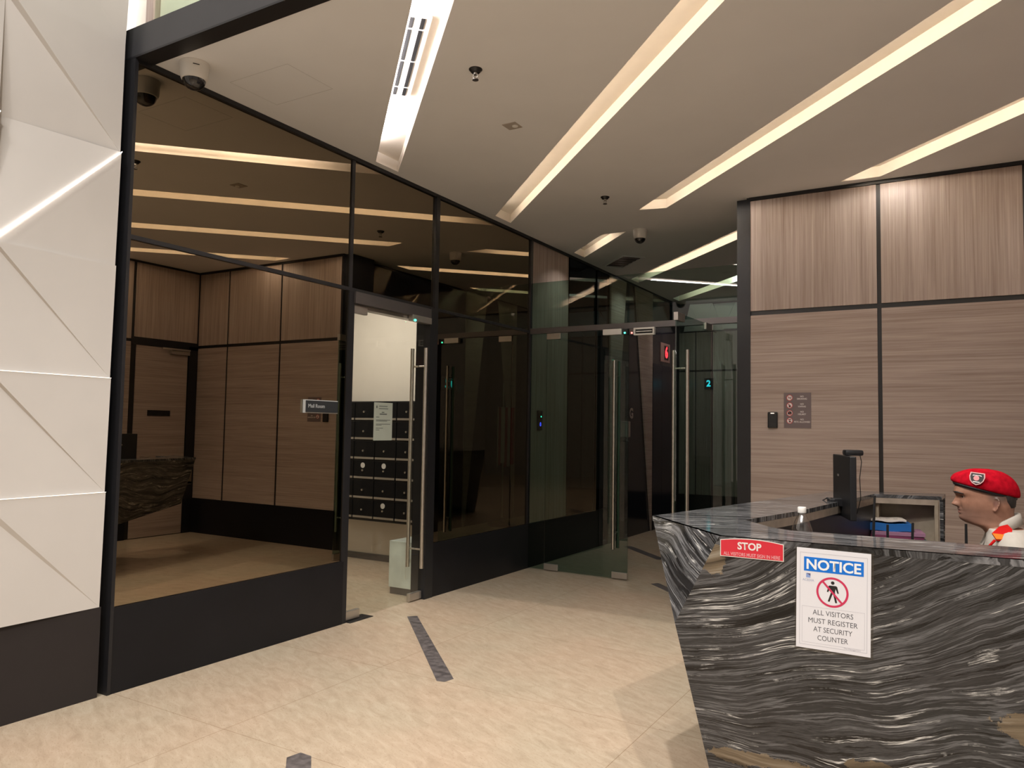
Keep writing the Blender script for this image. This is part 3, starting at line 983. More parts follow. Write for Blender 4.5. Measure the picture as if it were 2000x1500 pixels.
def disc(b, c, r0, r1, z0, z1, n=36):
    """flat ring / disc"""
    tmp = bmesh.new()
    for k in range(n):
        a0, a1 = 2 * PI * k / n, 2 * PI * (k + 1) / n
        p = [(c[0] + r * math.cos(a), c[1] + r * math.sin(a), z1) for r, a in ((r0, a0), (r1, a0), (r1, a1), (r0, a1))]
        if r0 < 1e-6:
            p = p[1:] if False else [p[0], p[1], p[2]]
        tmp.faces.new([tmp.verts.new(q) for q in p])
    bmesh.ops.remove_doubles(tmp, verts=tmp.verts, dist=1e-6)
    b._add(tmp)
    return b


def quad2(b, pts, z):
    return b.poly([(x, y, z) for x, y in pts])


rules = [('NO', 'SMOKING'), ('NO', 'VAPING'), ('NO', 'HELMET'), ('NO', 'PETS ALLOWED')]
for k, (l1, l2) in enumerate(rules):
    cy = 0.108 - k * 0.066
    cx = -0.063
    disc(MB(), (cx, cy), 0.0, 0.026, 0, 0.0005).xf(mts).build('icon_disc', white_ink, t)
    b = disc(MB(), (cx, cy), 0.0215, 0.026, 0, 0.0009)
    quad2(b, [(cx - 0.018, cy + 0.0155), (cx - 0.0155, cy + 0.018), (cx + 0.018, cy - 0.0155), (cx + 0.0155, cy - 0.018)], 0.0012)
    b.xf(mts).build('icon_ring', red_ink, t)
    b = MB()
    if k == 0:
        quad2(b, [(cx - 0.014, cy - 0.003), (cx + 0.014, cy - 0.003), (cx + 0.014, cy + 0.002), (cx - 0.014, cy + 0.002)], 0.0007)
        quad2(b, [(cx + 0.009, cy + 0.004), (cx + 0.012, cy + 0.004), (cx + 0.015, cy + 0.012), (cx + 0.012, cy + 0.012)], 0.0007)
    elif k == 1:
        quad2(b, [(cx - 0.007, cy - 0.016), (cx + 0.009, cy - 0.016), (cx + 0.009, cy + 0.003), (cx - 0.007, cy + 0.003)], 0.0007)
        quad2(b, [(cx - 0.006, cy + 0.003), (cx - 0.001, cy + 0.003), (cx - 0.003, cy + 0.015), (cx - 0.008, cy + 0.014)], 0.0007)
    elif k == 2:
        quad2(b, [(cx + 0.017 * math.cos(a) * (1.0), cy + 0.016 * math.sin(a)) for a in [math.radians(d) for d in range(-40, 200, 15)]] + [(cx - 0.012, cy - 0.012), (cx + 0.010, cy - 0.013)], 0.0007)
    else:
        quad2(b, [(cx - 0.012, cy + 0.006), (cx + 0.012, cy + 0.006), (cx + 0.010, cy + 0.013), (cx - 0.010, cy + 0.013)], 0.0007)
        quad2(b, [(cx - 0.008, cy - 0.014), (cx + 0.008, cy - 0.014), (cx + 0.010, cy - 0.002), (cx - 0.004, cy + 0.001)], 0.0007)
    b.xf(mts).build('icon_figure', black_ink, t)
    b = text_bm(l1, 0.0185, 0.0004, depth=0.0003).xf(Matrix.Translation((0.038, cy + 0.011, 0.0004)))
    b.xf(mts)
    b2 = text_bm(l2, 0.0185, 0.0004, depth=0.0003).xf(Matrix.Translation((0.038, cy - 0.010, 0.0004)))
    b2.xf(mts)
    me = bpy.data.meshes.new('t')
    b2.bm.to_mesh(me)
    b.bm.from_mesh(me)
    b.build('lettering', white_ink, t)

# ------------------------------------------------------------------ ceiling fittings
def dome_cam(x, y, r, h, lab, tx):
    t = thing('security_camera', (x, y, HC), lab, 'security camera', 'ceiling dome cameras')
    shade(MB().lathe([(r * 1.0, 0.0), (r * 1.02, -0.006), (r * 0.99, -0.02), (r * 0.93, -h * 0.62), (r * 0.86, -h * 0.72), (r * 0.80, -h * 0.74)], (x, y, HC), 36).build('housing', MT['white'], t), 30)
    prof = [(r * 0.79, -h * 0.70)] + [(r * 0.78 * math.cos(a), -h * 0.72 - r * 0.72 * math.sin(a)) for a in [i * PI / 2 / 8 for i in range(9)]]
    shade(MB().lathe(prof, (x, y, HC), 32).build('dome', MT['dome'], t), 60)
    return t


t = dome_cam(0.232, 2.79, 0.083, 0.135, 'large white dome camera on the ceiling, next to the faceted wall', 0)
ux = Vector((0.86, 0.51, 0))
nrm = Vector((0.51, -0.86, 0))
b = MB().box(-0.018, 0.018, -0.0025, 0.0025, -0.0005, 0.0005).xf(frame_mtx(Vector((0.232, 2.79, HC - 0.035)) + (nrm + ux * 0.55).normalized() * 0.0835, (ux - nrm * 0.55), (0, 0, 1)))
b.build('maker_mark', MT['dark'], t)
dome_cam(1.18, 7.488, 0.073, 0.13, 'white dome camera on the ceiling behind the glass door transom', 0)


def sprinkler(x, y, lab):
    t = thing('sprinkler', (x, y, HC), lab, 'sprinkler', 'ceiling sprinklers')
    shade(MB().lathe([(0.040, 0), (0.040, -0.004), (0.026, -0.020), (0.018, -0.022)], (x, y, HC), 24).build('escutcheon', MT['dark'], t), 30)
    b = MB().cyl((x, y, HC - 0.02), (x, y, HC - 0.034), 0.012)
    for s in (-1, 1):
        b.tube([(x + s * 0.012, y, HC - 0.03), (x + s * 0.014, y, HC - 0.045), (x + s * 0.004, y, HC - 0.062)], 0.003)
    b.build('frame', MT['chrome'], t)
    MB().cyl((x, y, HC - 0.062), (x, y, HC - 0.066), 0.019, n=16).build('deflector', MT['grey'], t)


sprinkler(1.643, 3.64, 'ceiling sprinkler head right of the bright cove with the diffuser')
sprinkler(1.315, 6.27, 'ceiling sprinkler head in front of the glass doors')
t = thing('ceiling_sensor', (1.405, 4.465, HC), 'small square ceiling sensor plate with a pale light', 'sensor')
MB().box(1.352, 1.458, 4.412, 4.518, HC - 0.004, HC + 0.001, bev=0.001).build('plate', plain('sensor_plate', (0.42, 0.37, 0.32), 0.5), t)
MB().lathe([(0.022, 0), (0.020, -0.006), (0.008, -0.010)], (1.425, 4.47, HC - 0.003), 20).build('lens', MT['white'], t)
b = MB()
for q in ((0.215, 0.715, 3.052, 3.055), (0.215, 0.715, 3.425, 3.428), (0.215, 0.218, 3.052, 3.428), (0.712, 0.715, 3.052, 3.428)):
    b.box(q[0], q[1], q[2], q[3], HC - 0.0006, HC + 0.001)
t = thing('ceiling_hatch', (0.465, 3.24, HC), 'square flush ceiling hatch outlined by a thin seam beside the bright cove', 'ceiling hatch')
b.build('seam', plain('panel_seam', (0.55, 0.54, 0.53), 0.8), t)
t = thing('return_grille', (0.42, 8.82, HC), 'dark louvred return air grille on the ceiling past the glass transom', 'air vent')
mg = frame_mtx((0.43, 8.83, HC - 0.001), D45, -N45)
b = MB()
for q in ((-0.33, 0.33, 0.12, 0.15), (-0.33, 0.33, -0.15, -0.12), (-0.33, -0.30, -0.12, 0.12), (0.30, 0.33, -0.12, 0.12)):
    b.box(q[0], q[1], q[2], q[3], 0, 0.010)
b.xf(mg).build('frame', MT['ceil'], t)
MB().box(-0.30, 0.30, -0.12, 0.12, -0.001, 0.0005).xf(mg).build('backing', MT['dark'], t)
b = MB()
for k in range(5):
    x = -0.24 + k * 0.12
    b.box(x - 0.02, x + 0.02, -0.12, 0.12, 0.002, 0.006)
b.xf(mg).build('louvre_blades', MT['grey'], t)

# ------------------------------------------------------------------ security desk
ZD = 1.115
P_, C_, E_ = Vector((2.865, 3.32, ZD)), Vector((3.30, 2.84, ZD)), Vector((5.09, 2.926, ZD))
B_, V_, F_ = Vector((3.322, 2.871, 0.0)), Vector((3.132, 2.841, 0.777)), Vector((5.09, 2.956, 0.0))
Q_, S1, S2 = Vector((3.345, 5.60, ZD)), Vector((3.517, 4.798, 0.426)), Vector((3.63, 5.64, 0.578))
T1, T2 = Vector((3.97, 5.76, ZD)), Vector((3.96, 5.735, 0.578))
desk = thing('security_desk', (3.6, 3.3, 0), 'large faceted black banded marble security desk with leaning front', 'reception desk')
MB().poly([C_, E_, F_, B_, V_], (0.0, 0.02, 0.0)).build('front_panel', MT['marF'], desk)
MB().poly([P_, C_, V_], (0.012, 0.014, 0.0)).build('corner_facet', MT['marL'], desk)
b = MB()
b.poly([P_, V_, B_])
b.poly([P_, B_, S1])
b.poly([P_, S1, S2, Q_])
b.build('side_panel', MT['marS'], desk)
MB().poly([Q_, S2, T2, T1], (0, -0.02, 0)).build('end_panel', MT['marS'], desk)
IN = [(5.09, 3.26), (4.256, 3.203), (3.49, 3.178), (3.40, 3.235), (3.25, 3.43), (3.375, 3.99), (3.472, 4.68), (3.578, 5.44), (3.955, 5.52)]
pts = [(P_.x, P_.y), (C_.x, C_.y), (E_.x, E_.y)] + IN + [(T1.x, T1.y), (Q_.x, Q_.y)]
MB().poly([(x, y, ZD) for x, y in pts], (0, 0, -0.022)).build('counter_top', MT['marT'], desk)


def strip(b, path, z0, z1, th):
    for (x0, y0), (x1, y1) in zip(path, path[1:]):
        d = Vector((x1 - x0, y1 - y0, 0)).normalized()
        nn = Vector((-d.y, d.x, 0)) * th
        b.poly([(x0, y0, z0), (x1, y1, z0), (x1, y1, z1), (x0, y0, z1)], nn)
    return b


trimwood = plain('desk_wood_trim', (0.33, 0.27, 0.215), 0.45, var=0.12, vscale=20)
strip(MB(), IN[:8], 1.052, 1.092, 0.02).build('inner_trim', trimwood, desk)
strip(MB(), [(x, y) for x, y in IN[:8]], 0.80, 1.052, 0.02).build('inner_lining', MT['groove'], desk)
# work surface and cabinet at the back of the desk
MB().poly([(x, y, 0.80) for x, y in ((5.05, 3.24), (4.256, 3.205), (3.49, 3.185), (3.40, 3.24), (3.25, 3.43), (3.375, 3.99), (3.472, 4.68), (3.578, 5.44), (3.94, 5.51), (3.90, 3.72), (5.05, 3.70))], (0, 0, -0.03)).build('work_surface', plain('dark_worktop', (0.035, 0.026, 0.022), 0.7, spec=0.1), desk)
cabw = plain('cabinet_wood', (0.30, 0.25, 0.185), 0.5, var=0.15, vscale=14)
b = MB()
b.box(3.57, 3.60, 5.47, 5.72, 0.80, 1.09)
b.box(3.57, 3.93, 5.615, 5.635, 0.80, 1.09)
b.box(3.57, 3.93, 5.38, 5.72, 0.805, 0.83)
b.box(3.915, 3.935, 5.50, 5.72, 0.80, 1.09)
b.build('cabinet_box', cabw, desk)
fb = Matrix.Rotation(math.radians(12), 4, 'Z')
m_ = Matrix.Translation((3.578, 5.44, 0)) @ fb
b = MB().box(0.0, 0.372, -0.004, 0.02, 1.058, 1.092).box(0.345, 0.372, -0.004, 0.02, 0.80, 1.058)
b.xf(m_).build('cabinet_frame', trimwood, desk)
MB().box(0.372, 0.392, -0.006, 0.24, 0.60, 1.092).xf(m_).build('cabinet_end', MT['marS'], desk)
b = MB()
for x, y in ((4.9, 3.6), (4.9, 3.45)):
    b.box(x - 0.02, x + 0.02, y - 0.02, y + 0.02, 0.0, 0.77)
b.build('support_legs', MT['dark'], desk)

# ---- signs fixed on the desk front
nF = (E_ - C_).cross(B_ - C_).normalized()
if nF.y > 0:
    nF = -nF


def onface(px, pz):
    """point on the leaning front face at world x, z"""
    y = C_.y + ((-nF.x * (px - C_.x)) - nF.z * (pz - C_.z)) / nF.y
    return Vector((px, y, pz))


def face_frame(cx, cz, rot, off=0.003):
    o = onface(cx, cz) + nF * off
    ux = (E_ - C_).normalized()
    uy = nF.cross(ux)
    if uy.z < 0:
        uy = -uy
    c, s = math.cos(rot), math.sin(rot)
    return frame_mtx(o, ux * c + uy * s, uy * c - ux * s)


def fit(b, w_, h_=None):
    """scale lettering about its centre to a given width (and cap height)"""
    xs, ys = [v.co.x for v in b.bm.verts], [v.co.y for v in b.bm.verts]
    cx, cy, sx = (max(xs) + min(xs)) / 2, (max(ys) + min(ys)) / 2, w_ / (max(xs) - min(xs))
    sy = sx if h_ is None else h_ / (max(ys) - min(ys))
    return b.xf(Matrix.Diagonal((sx, sy, 1, 1)) @ Matrix.Translation((-cx, -cy, 0)))


t = thing('notice_sign', onface(3.686, 0.924), 'laminated white NOTICE sign with blue header taped on the desk front', 'sign')
mf = face_frame(3.686, 0.924, math.radians(-1.0))
W_, H_ = 0.237, 0.346
lam = plain('sign_white', (0.74, 0.745, 0.79), 0.35, var=0.01)
MB().box(-W_ / 2 - 0.005, W_ / 2 + 0.008, -H_ / 2 - 0.008, H_ / 2 + 0.004, -0.002, -0.001).xf(mf).build('laminate_border', thin_glass('laminate_film', (0.8, 0.8, 0.8)), t)
MB().box(-W_ / 2, W_ / 2, -H_ / 2, H_ / 2, -0.001, 0.0008).xf(mf).build('paper_sheet', lam, t)
MB().box(-0.0945, 0.096, 0.094, 0.143, 0.0008, 0.0011).xf(mf).build('header_band', plain('sign_blue', (0.0, 0.165, 0.66), 0.35, var=0.01), t)
fit(text_bm('NOTICE', 1.0, 0.026, depth=0.0), 0.174, 0.0365).xf(Matrix.Translation((0.001, 0.1185, 0.0014))).xf(mf).build('header_lettering', plain('sign_pure_white', (0.85, 0.85, 0.87), 0.4, var=0.0), t)
greyline = plain('sign_grey_line', (0.40, 0.40, 0.46), 0.5)
b = MB()
for q in ((-0.107, 0.107, 0.157, 0.158), (-0.107, 0.107, -0.161, -0.160), (-0.1075, -0.1065, -0.161, 0.158), (0.1065, 0.1075, -0.161, 0.158),
          (-0.099, 0.100, -0.0285, -0.0278), (-0.099, 0.100, -0.1525, -0.1518), (-0.0994, -0.0987, -0.1525, -0.028), (0.0993, 0.1, -0.1525, -0.028)):
    b.box(q[0], q[1], q[2], q[3], 0.0008, 0.001)
b.xf(mf).build('border_lines', greyline, t)
crim = plain('sign_crimson', (0.58, 0.03, 0.10), 0.4, var=0.01)
rc = (-0.002, 0.029)
b = disc(MB(), rc, 0.0445, 0.0515, 0, 0.0014, 56)
dx, dy = math.cos(math.radians(-48)), math.sin(math.radians(-48))
e1, e2 = 0.0455, 0.0032
quad2(b, [(rc[0] - dx * e1 + dy * e2, rc[1] - dy * e1 - dx * e2), (rc[0] + dx * e1 + dy * e2, rc[1] + dy * e1 - dx * e2), (rc[0] + dx * e1 - dy * e2, rc[1] + dy * e1 + dx * e2), (rc[0] - dx * e1 - dy * e2, rc[1] - dy * e1 + dx * e2)], 0.0016)
b.xf(mf).build('prohibition_ring', crim, t)
b = disc(MB(), (-0.001, 0.0615), 0.0, 0.0058, 0, 0.0011, 24)
for poly in ([(-0.011, 0.052), (0.010, 0.052), (0.006, 0.029), (-0.006, 0.029)], [(-0.011, 0.052), (-0.014, 0.050), (-0.0195, 0.030), (-0.0155, 0.0285), (-0.009, 0.042)],
             [(0.010, 0.052), (0.0135, 0.049), (0.0185, 0.028), (0.0145, 0.0265), (0.008, 0.042)], [(-0.006, 0.030), (0.001, 0.030), (-0.0105, -0.004), (-0.0165, -0.003)], [(-0.001, 0.030), (0.006, 0.030), (0.0135, -0.005), (0.0075, -0.006)]):
    quad2(b, poly, 0.0011)
b.xf(mf).build('walking_figure', black_ink, t)
b = MB()
for k, (s_, w_) in enumerate((('ALL VISITORS', 0.129), ('MUST REGISTER', 0.157), ('AT SECURITY', 0.124), ('COUNTER', 0.097))):
    x = fit(text_bm(s_, 1.0, 0.0, depth=0.0), w_, 0.0172).xf(Matrix.Translation((0.0, -0.0455 - k * 0.0288, 0.0010)))
    me = bpy.data.meshes.new('t')
    x.bm.to_mesh(me)
    b.bm.from_mesh(me)
b.xf(mf).build('lettering', plain('sign_grey_text', (0.085, 0.085, 0.10), 0.5), t)
fit(text_bm('The Management', 1.0, 0.0, depth=0.0), 0.052).xf(Matrix.Translation((0.062, -0.1565, 0.0010))).xf(mf).build('small_lettering', greyline, t)
b = MB()
quad2(b, [(-0.087, 0.071), (-0.073, 0.071), (-0.073, 0.086), (-0.087, 0.086)], 0.0011)
b.xf(mf).build('logo_mark', plain('logo_blue', (0.25, 0.36, 0.66), 0.4), t)
b = MB()
quad2(b, [(-0.087, 0.086), (-0.073, 0.086), (-0.073, 0.077), (-0.079, 0.082)], 0.0013)
b.xf(mf).build('logo_mark', plain('logo_navy', (0.09, 0.09, 0.20), 0.4), t)
fit(text_bm('ACEDIA', 1.0, 0.006, depth=0.0), 0.038, 0.008).xf(Matrix.Translation((-0.080, 0.063, 0.0011))).xf(mf).build('logo_lettering', plain('logo_letters', (0.36, 0.40, 0.55), 0.5), t)

t = thing('stop_sign', onface(3.415, 1.073), 'small red STOP sign with arched top on the desk front, left of the NOTICE sign', 'sign')
ms = face_frame(3.4155, 1.0735, math.radians(-0.3))
w2 = 0.1115


def arch(i, top, bot):
    pl = [(-w2 + i, bot + i), (w2 - i, bot + i)]
    for k in range(13):
        x = (w2 - i) * (1 - 2 * k / 12)
        pl.append((x, top - i + 0.010 * (1 - (x / w2) ** 2)))
    return pl


MB().poly([(x, y, -0.001) for x, y in arch(0, 0.030, -0.0305)], (0, 0, 0.0015)).xf(ms).build('sign_plate', plain('stop_white_edge', (0.72, 0.66, 0.62), 0.4), t)
quad2(MB(), arch(0.0028, 0.030, -0.0305), 0.0009).xf(ms).build('red_field', plain('stop_red', (0.62, 0.025, 0.045), 0.35, var=0.02), t)
fit(text_bm('STOP', 1.0, 0.03, depth=0.0), 0.084, 0.0275).xf(Matrix.Translation((-0.007, 0.0125, 0.0012))).xf(ms).build('lettering', white_ink, t)
fit(text_bm('ALL VISITORS MUST SIGN IN HERE', 1.0, 0.02, depth=0.0), 0.198, 0.0125).xf(Matrix.Translation((0.0, -0.0185, 0.0012))).xf(ms).build('small_lettering', plain('stop_pink_text', (0.72, 0.33, 0.35), 0.5), t)

# ---- things on the desk
t = thing('water_bottle', (3.437, 3.72, 0.80), 'clear plastic water bottle with white cap behind the desk front', 'bottle')
shade(MB().lathe([(0.040, 0.0), (0.046, 0.006), (0.046, 0.05), (0.043, 0.06), (0.046, 0.07), (0.046, 0.21), (0.047, 0.245), (0.044, 0.262), (0.034, 0.292), (0.020, 0.320), (0.015, 0.330), (0.0145, 0.340)], (3.437, 3.72, 0.80), 32).build('bottle_body', thin_glass('clear_plastic', (0.90, 0.91, 0.92), add=0.10), t), 50)
shade(MB().lathe([(0.0185, 0.334), (0.0190, 0.337), (0.0190, 0.357), (0.0175, 0.360)], (3.437, 3.72, 0.80), 28).build('cap', MT['white'], t), 40)

t = thing('computer_monitor', (3.50, 4.66, 0.80), 'black computer monitor seen edge-on behind the desk', 'monitor')
nr, fr_ = Vector((3.573, 4.47, 0)), Vector((3.425, 4.93, 0))
uxm = (fr_ - nr).normalized()
mm = frame_mtx(Vector((nr.x, nr.y, 1.205)), uxm, (0, 0, 1))
L_ = (fr_ - nr).length
MB().box(0, L_, -0.172, 0.172, -0.022, 0.012, bev=0.006).xf(mm).build('screen_housing', MT['dark'], t)
zdir = mm.to_3x3() @ Vector((0, 0, 1))
scr = 1 if zdir.x > 0 else -1
MB().box(0.012, L_ - 0.012, -0.155, 0.160, 0.012 if scr > 0 else -0.0235, 0.0135 if scr > 0 else -0.022).xf(mm).build('screen_glass', MT['dome'], t)
b = MB().box(L_ / 2 - 0.04, L_ / 2 + 0.04, -0.40, -0.075, -scr * 0.075 - 0.016, -scr * 0.075 + 0.016, bev=0.004)
b.box(L_ / 2 - 0.03, L_ / 2 + 0.03, -0.115, -0.07, min(-scr * 0.075, 0), max(-scr * 0.075, 0), bev=0.004)
b.xf(mm).build('neck', MT['dark'], t)
MB().box(L_ / 2 - 0.12, L_ / 2 + 0.12, -0.405, -0.39, -0.12, 0.10, bev=0.004).xf(mm).build('foot', MT['dark'], t)
MB().box(0.30, 0.34, 0.05, 0.062, -scr * 0.024 - 0.001, -scr * 0.024 + 0.001).xf(mm).build('maker_mark', MT['chrome'], t)
MB().tube([mm @ Vector(p) for p in ((0.28, -0.09, -scr * 0.02), (0.28, -0.075, -scr * 0.09), (0.30, -0.10, -scr * 0.125), (0.30, -0.20, -scr * 0.13), (0.30, -0.39, -scr * 0.12))], 0.0045).build('power_cable', MT['dark'], t)
t = thing('webcam', mm @ Vector((0.17, 0.175, 0)), 'black webcam clipped on top of the monitor, its cable hanging', 'webcam')
b = MB().box(0.12, 0.22, 0.173, 0.205, -0.02, scr * 0.075 if scr > 0 else 0.02, bev=0.012) if scr > 0 else MB().box(0.12, 0.22, 0.173, 0.205, -0.075, 0.02, bev=0.012)
shade(b.xf(mm).build('camera_body', MT['dark'], t), 40)
MB().sphere(mm @ Vector((0.165, 0.19, scr * 0.07)), 0.010).build('lens', MT['dome'], t)
MB().tube([mm @ Vector(p) for p in ((0.15, 0.175, scr * 0.06), (0.15, 0.14, scr * 0.068), (0.152, 0.05, scr * 0.058), (0.15, -0.06, scr * 0.062), (0.15, -0.14, scr * 0.045), (0.16, -0.18, scr * 0.02))], 0.0022, 6).build('cable', MT['dark'], t)

# folder stack in the cabinet opening
def slab(name, c, sx, sy, z0, z1, rz, m, lab, cat, bend=0.0):
    t_ = MB()
    mt_ = Matrix.Translation((c[0], c[1], 0)) @ Matrix.Rotation(rz, 4, 'Z')
    n_ = 10
    rings = []
    for i in range(n_ + 1):
        x = -sx / 2 + sx * i / n_
        zz = bend * math.sin(i * 0.9)
        rings.append([(x, -sy / 2, z0 + zz), (x, sy / 2, z0 + zz * 0.6), (x, sy / 2, z1 + zz * 0.6), (x, -sy / 2, z1 + zz)])
    t_.loft(rings)
    t_.xf(mt_)
    o_ = t_.build(name, m)
    return tag(o_, lab, cat)


slab('folder', (3.70, 5.46), 0.31, 0.23, 0.831, 0.852, 0.20, plain('teal_card', (0.03, 0.14, 0.14), 0.5), 'teal folder at the bottom of the stack in the desk cabinet', 'folder')
slab('folder', (3.69, 5.46), 0.30, 0.23, 0.853, 0.870, 0.22, plain('plum_card', (0.20, 0.04, 0.10), 0.5), 'plum folder second from the bottom of the cabinet stack', 'folder')
slab('folder', (3.70, 5.46), 0.30, 0.23, 0.871, 0.893, 0.18, plain('mauve_card', (0.32, 0.16, 0.25), 0.5), 'mauve folder under the blue folder', 'folder')
slab('folder', (3.655, 5.46), 0.25, 0.21, 0.895, 0.940, 0.22, plain('blue_card', (0.015, 0.12, 0.38), 0.4), 'bright blue folder under the white papers', 'folder', 0.003)
tp = thing('paper_sheet', (3.65, 5.46, 0.95), 'white printed papers curling on top of the blue folder', 'paper')
ps = slab('sheet', (3.645, 5.46), 0.205, 0.17, 0.952, 0.963, 0.22, plain('cream_paper', (0.62, 0.56, 0.49), 0.7), None, None, 0.004)
ps.parent = tp
ps.matrix_parent_inverse = Matrix.Translation(tp.location).inverted()
b = MB()
for k, (x, y) in enumerate(((-0.05, -0.05), (0.0, -0.055), (0.045, -0.05))):
    b.box(x - 0.012, x + 0.012, y - 0.006, y + 0.006, 0.9675, 0.968)
b.xf(Matrix.Translation((3.645, 5.46, 0)) @ Matrix.Rotation(0.22, 4, 'Z')).build('print_marks', ink, tp)
# pale computer mouse half hidden
t = thing('computer_mouse', (3.60, 4.75, 0.80), 'pale computer mouse lying beside the monitor foot', 'mouse')
MB().sphere((3.655, 4.82, 0.80 + 0.012), 0.05, (1.2, 0.62, 0.55), 20).build('mouse_body', MT['cream'], t)
# two-way radios whose aerials show above the counter
def radio(x, y, ztop, lab, lean=0.0):
    t_ = thing('radio', (x, y, 0.80), lab, 'radio', 'radio aerials behind the counter')
    MB().box(x - 0.028, x + 0.028, y - 0.018, y + 0.018, 0.80, 0.93, bev=0.005).build('radio_body', MT['dark'], t_)
    MB().cyl((x, y, 0.925), (x + lean, y, ztop), 0.0065, 0.0048, 12).build('aerial', MT['dark'], t_)


radio(3.736, 3.64, 1.236, 'two-way radio with the tallest thin aerial, nearest the monitor', 0.012)
radio(3.798, 3.62, 1.118, 'two-way radio with short aerial in front of the folders')
radio(3.888, 3.60, 1.135, 'two-way radio with short aerial at the right end of the folders', 0.006)
radio(4.084, 3.60, 1.145, 'two-way radio with aerial below the guard\'s chin')

# ------------------------------------------------------------------ faceted white wall of the outer lobby, x = 0
fw_ = bpy.data.objects.new('wall_outer', None)
COL.objects.link(fw_)
fw_.location = (0, 0, 0)
fw_['kind'] = 'structure'
fw_['label'] = 'white wall of folded triangular panels'
ZS = [0.487, 1.112, 1.741, 2.372, 3.020, 3.650, 4.28, 4.91, 5.54, 6.17]
YS = [2.505, 1.872, 1.24, 0.61, -0.02, -0.65, -1.28, -1.91, -2.54, -3.2]
for c in range(len(YS) - 1):
    yr, yl = YS[c], YS[c + 1]
    for r in range(len(ZS) - 1):
        z0, z1 = ZS[r], ZS[r + 1]
        b = MB()
        crease = None
        TLa, TLb, BL, TR, BR = (0.036, yl, z1), (0.016, yl, z1 - (0.035 if r == 0 else 0.012)), (0.024, yl, z0), (0.010, yr, z1), (0.0, yr, z0)
        if r % 4 == 3:      # fold the other way
            BLa = (0.03, yl, z0 + 0.012)
            b.poly([BL, BR, TR])
            b.poly([BLa, TR, (-0.045, yl, z1)])
            b.poly([BL, TR, BLa])
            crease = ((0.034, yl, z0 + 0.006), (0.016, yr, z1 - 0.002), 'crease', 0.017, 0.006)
        else:
            if r >= 4:
                TLa = (0.012 + 0.022 * (r % 2 == 0), yl, z1)
                TLb = (TLa[0] - (0.034 if r == 4 else 0.0), yl, z1 - (0.02 if r == 4 else 0.0))
                BL = (-0.045 if r == 4 else 0.012 + 0.022 * (r % 2), yl, z0)
                TR = (0.0 if r != 5 else 0.03, yr, z1)
                BR = (0.0 if r != 6 else 0.03, yr, z0)
            b.poly([TLa, TR, BR])
            b.poly([TLb, BL, BR])
            b.poly([TLa, TLb, BR]) if TLa != TLb else None
            if r < 4:
                b.poly([TLa, TR, (-0.05, yr, z1), (-0.05, yl, z1)])
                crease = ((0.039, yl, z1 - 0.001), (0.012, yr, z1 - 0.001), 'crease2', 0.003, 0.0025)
        b.poly([(-0.05, yr, z0), (-0.05, yr, z1), TR, BR])
        bmesh.ops.recalc_face_normals(b.bm, faces=b.bm.faces)
        b.build('facet_panel', MT['plaster'], fw_)
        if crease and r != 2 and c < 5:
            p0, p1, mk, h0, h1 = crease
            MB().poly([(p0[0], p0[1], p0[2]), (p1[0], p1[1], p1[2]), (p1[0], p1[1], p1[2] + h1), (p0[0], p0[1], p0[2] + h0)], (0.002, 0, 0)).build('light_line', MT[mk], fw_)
MB().box(-0.12, -0.055, -3.2, 2.50, 0, 6.2).build('backing', MT['plaster'], fw_)
struct('baseboard_outer', MB().box(-0.10, 0.0, -3.2, 2.515, 0, 0.487), plain('charcoal_plinth', (0.024, 0.020, 0.020), 0.5, spec=0.3), 'charcoal plinth under the faceted wall')
# the rest of the outer lobby and the mezzanine above the ceiling edge
struct('wall_outer_2', MB().box(-4.5, 9.0, -7.0, -6.9, 0, 11), MT['plaster'], 'pale far wall of the outer lobby')
struct('wall_outer_3', MB().box(8.9, 9.0, -7.0, 7.0, 0, 11), MT['plaster'], 'pale side wall of the outer lobby')
struct('wall_outer_4', MB().box(5.3, 9.0, 2.7, 2.8, 0, 11), MT['plaster'])
struct('wall_outer_5', MB().box(-0.35, -0.12, -7.0, -3.2, 0, 11), MT['plaster'])
struct('wall_mezzanine', MB().box(-3.6, 6.0, 4.0, 4.1, 3.76, 9.0), MT['cream'], 'cream wall above the ceiling edge')
struct('wall_mezzanine_2', MB().box(-3.6, -2.29, 3.90, 4.0, 3.76, 9.0), plain('bright_white_paint', (0.85, 0.82, 0.78), 0.7), 'white strip of wall above the ceiling edge')
trim(MB().box(-2.04, -1.94, 3.93, 4.0, 3.76, 9.0), 'brown post above the ceiling edge', 'wv')
struct('window_9', MB().box(-1.93, 2.0, 3.94, 3.952, 3.76, 9.0), thin_glass('pale_green_glass', (0.92, 0.96, 0.91)), 'green glass screen above the ceiling edge')


# ------------------------------------------------------------------ the guard
def catm(tab, z):
    """smooth interpolation through rows (z, a, b, ...)"""
    for i in range(len(tab) - 1):
        if tab[i][0] <= z <= tab[i + 1][0]:
            break
    p0, p1, p2, p3 = tab[max(i - 1, 0)], tab[i], tab[i + 1], tab[min(i + 2, len(tab) - 1)]
    t_ = (z - p1[0]) / (p2[0] - p1[0])
    out = []
    for k in range(1, len(p1)):
        m1 = (p2[k] - p0[k]) / max(p2[0] - p0[0], 1e-6) * (p2[0] - p1[0])
        m2 = (p3[k] - p1[k]) / max(p3[0] - p1[0], 1e-6) * (p2[0] - p1[0])
        h = t_
        out.append((2 * h ** 3 - 3 * h ** 2 + 1) * p1[k] + (h ** 3 - 2 * h ** 2 + h) * m1 + (-2 * h ** 3 + 3 * h ** 2) * p2[k] + (h ** 3 - h ** 2) * m2)
    return out


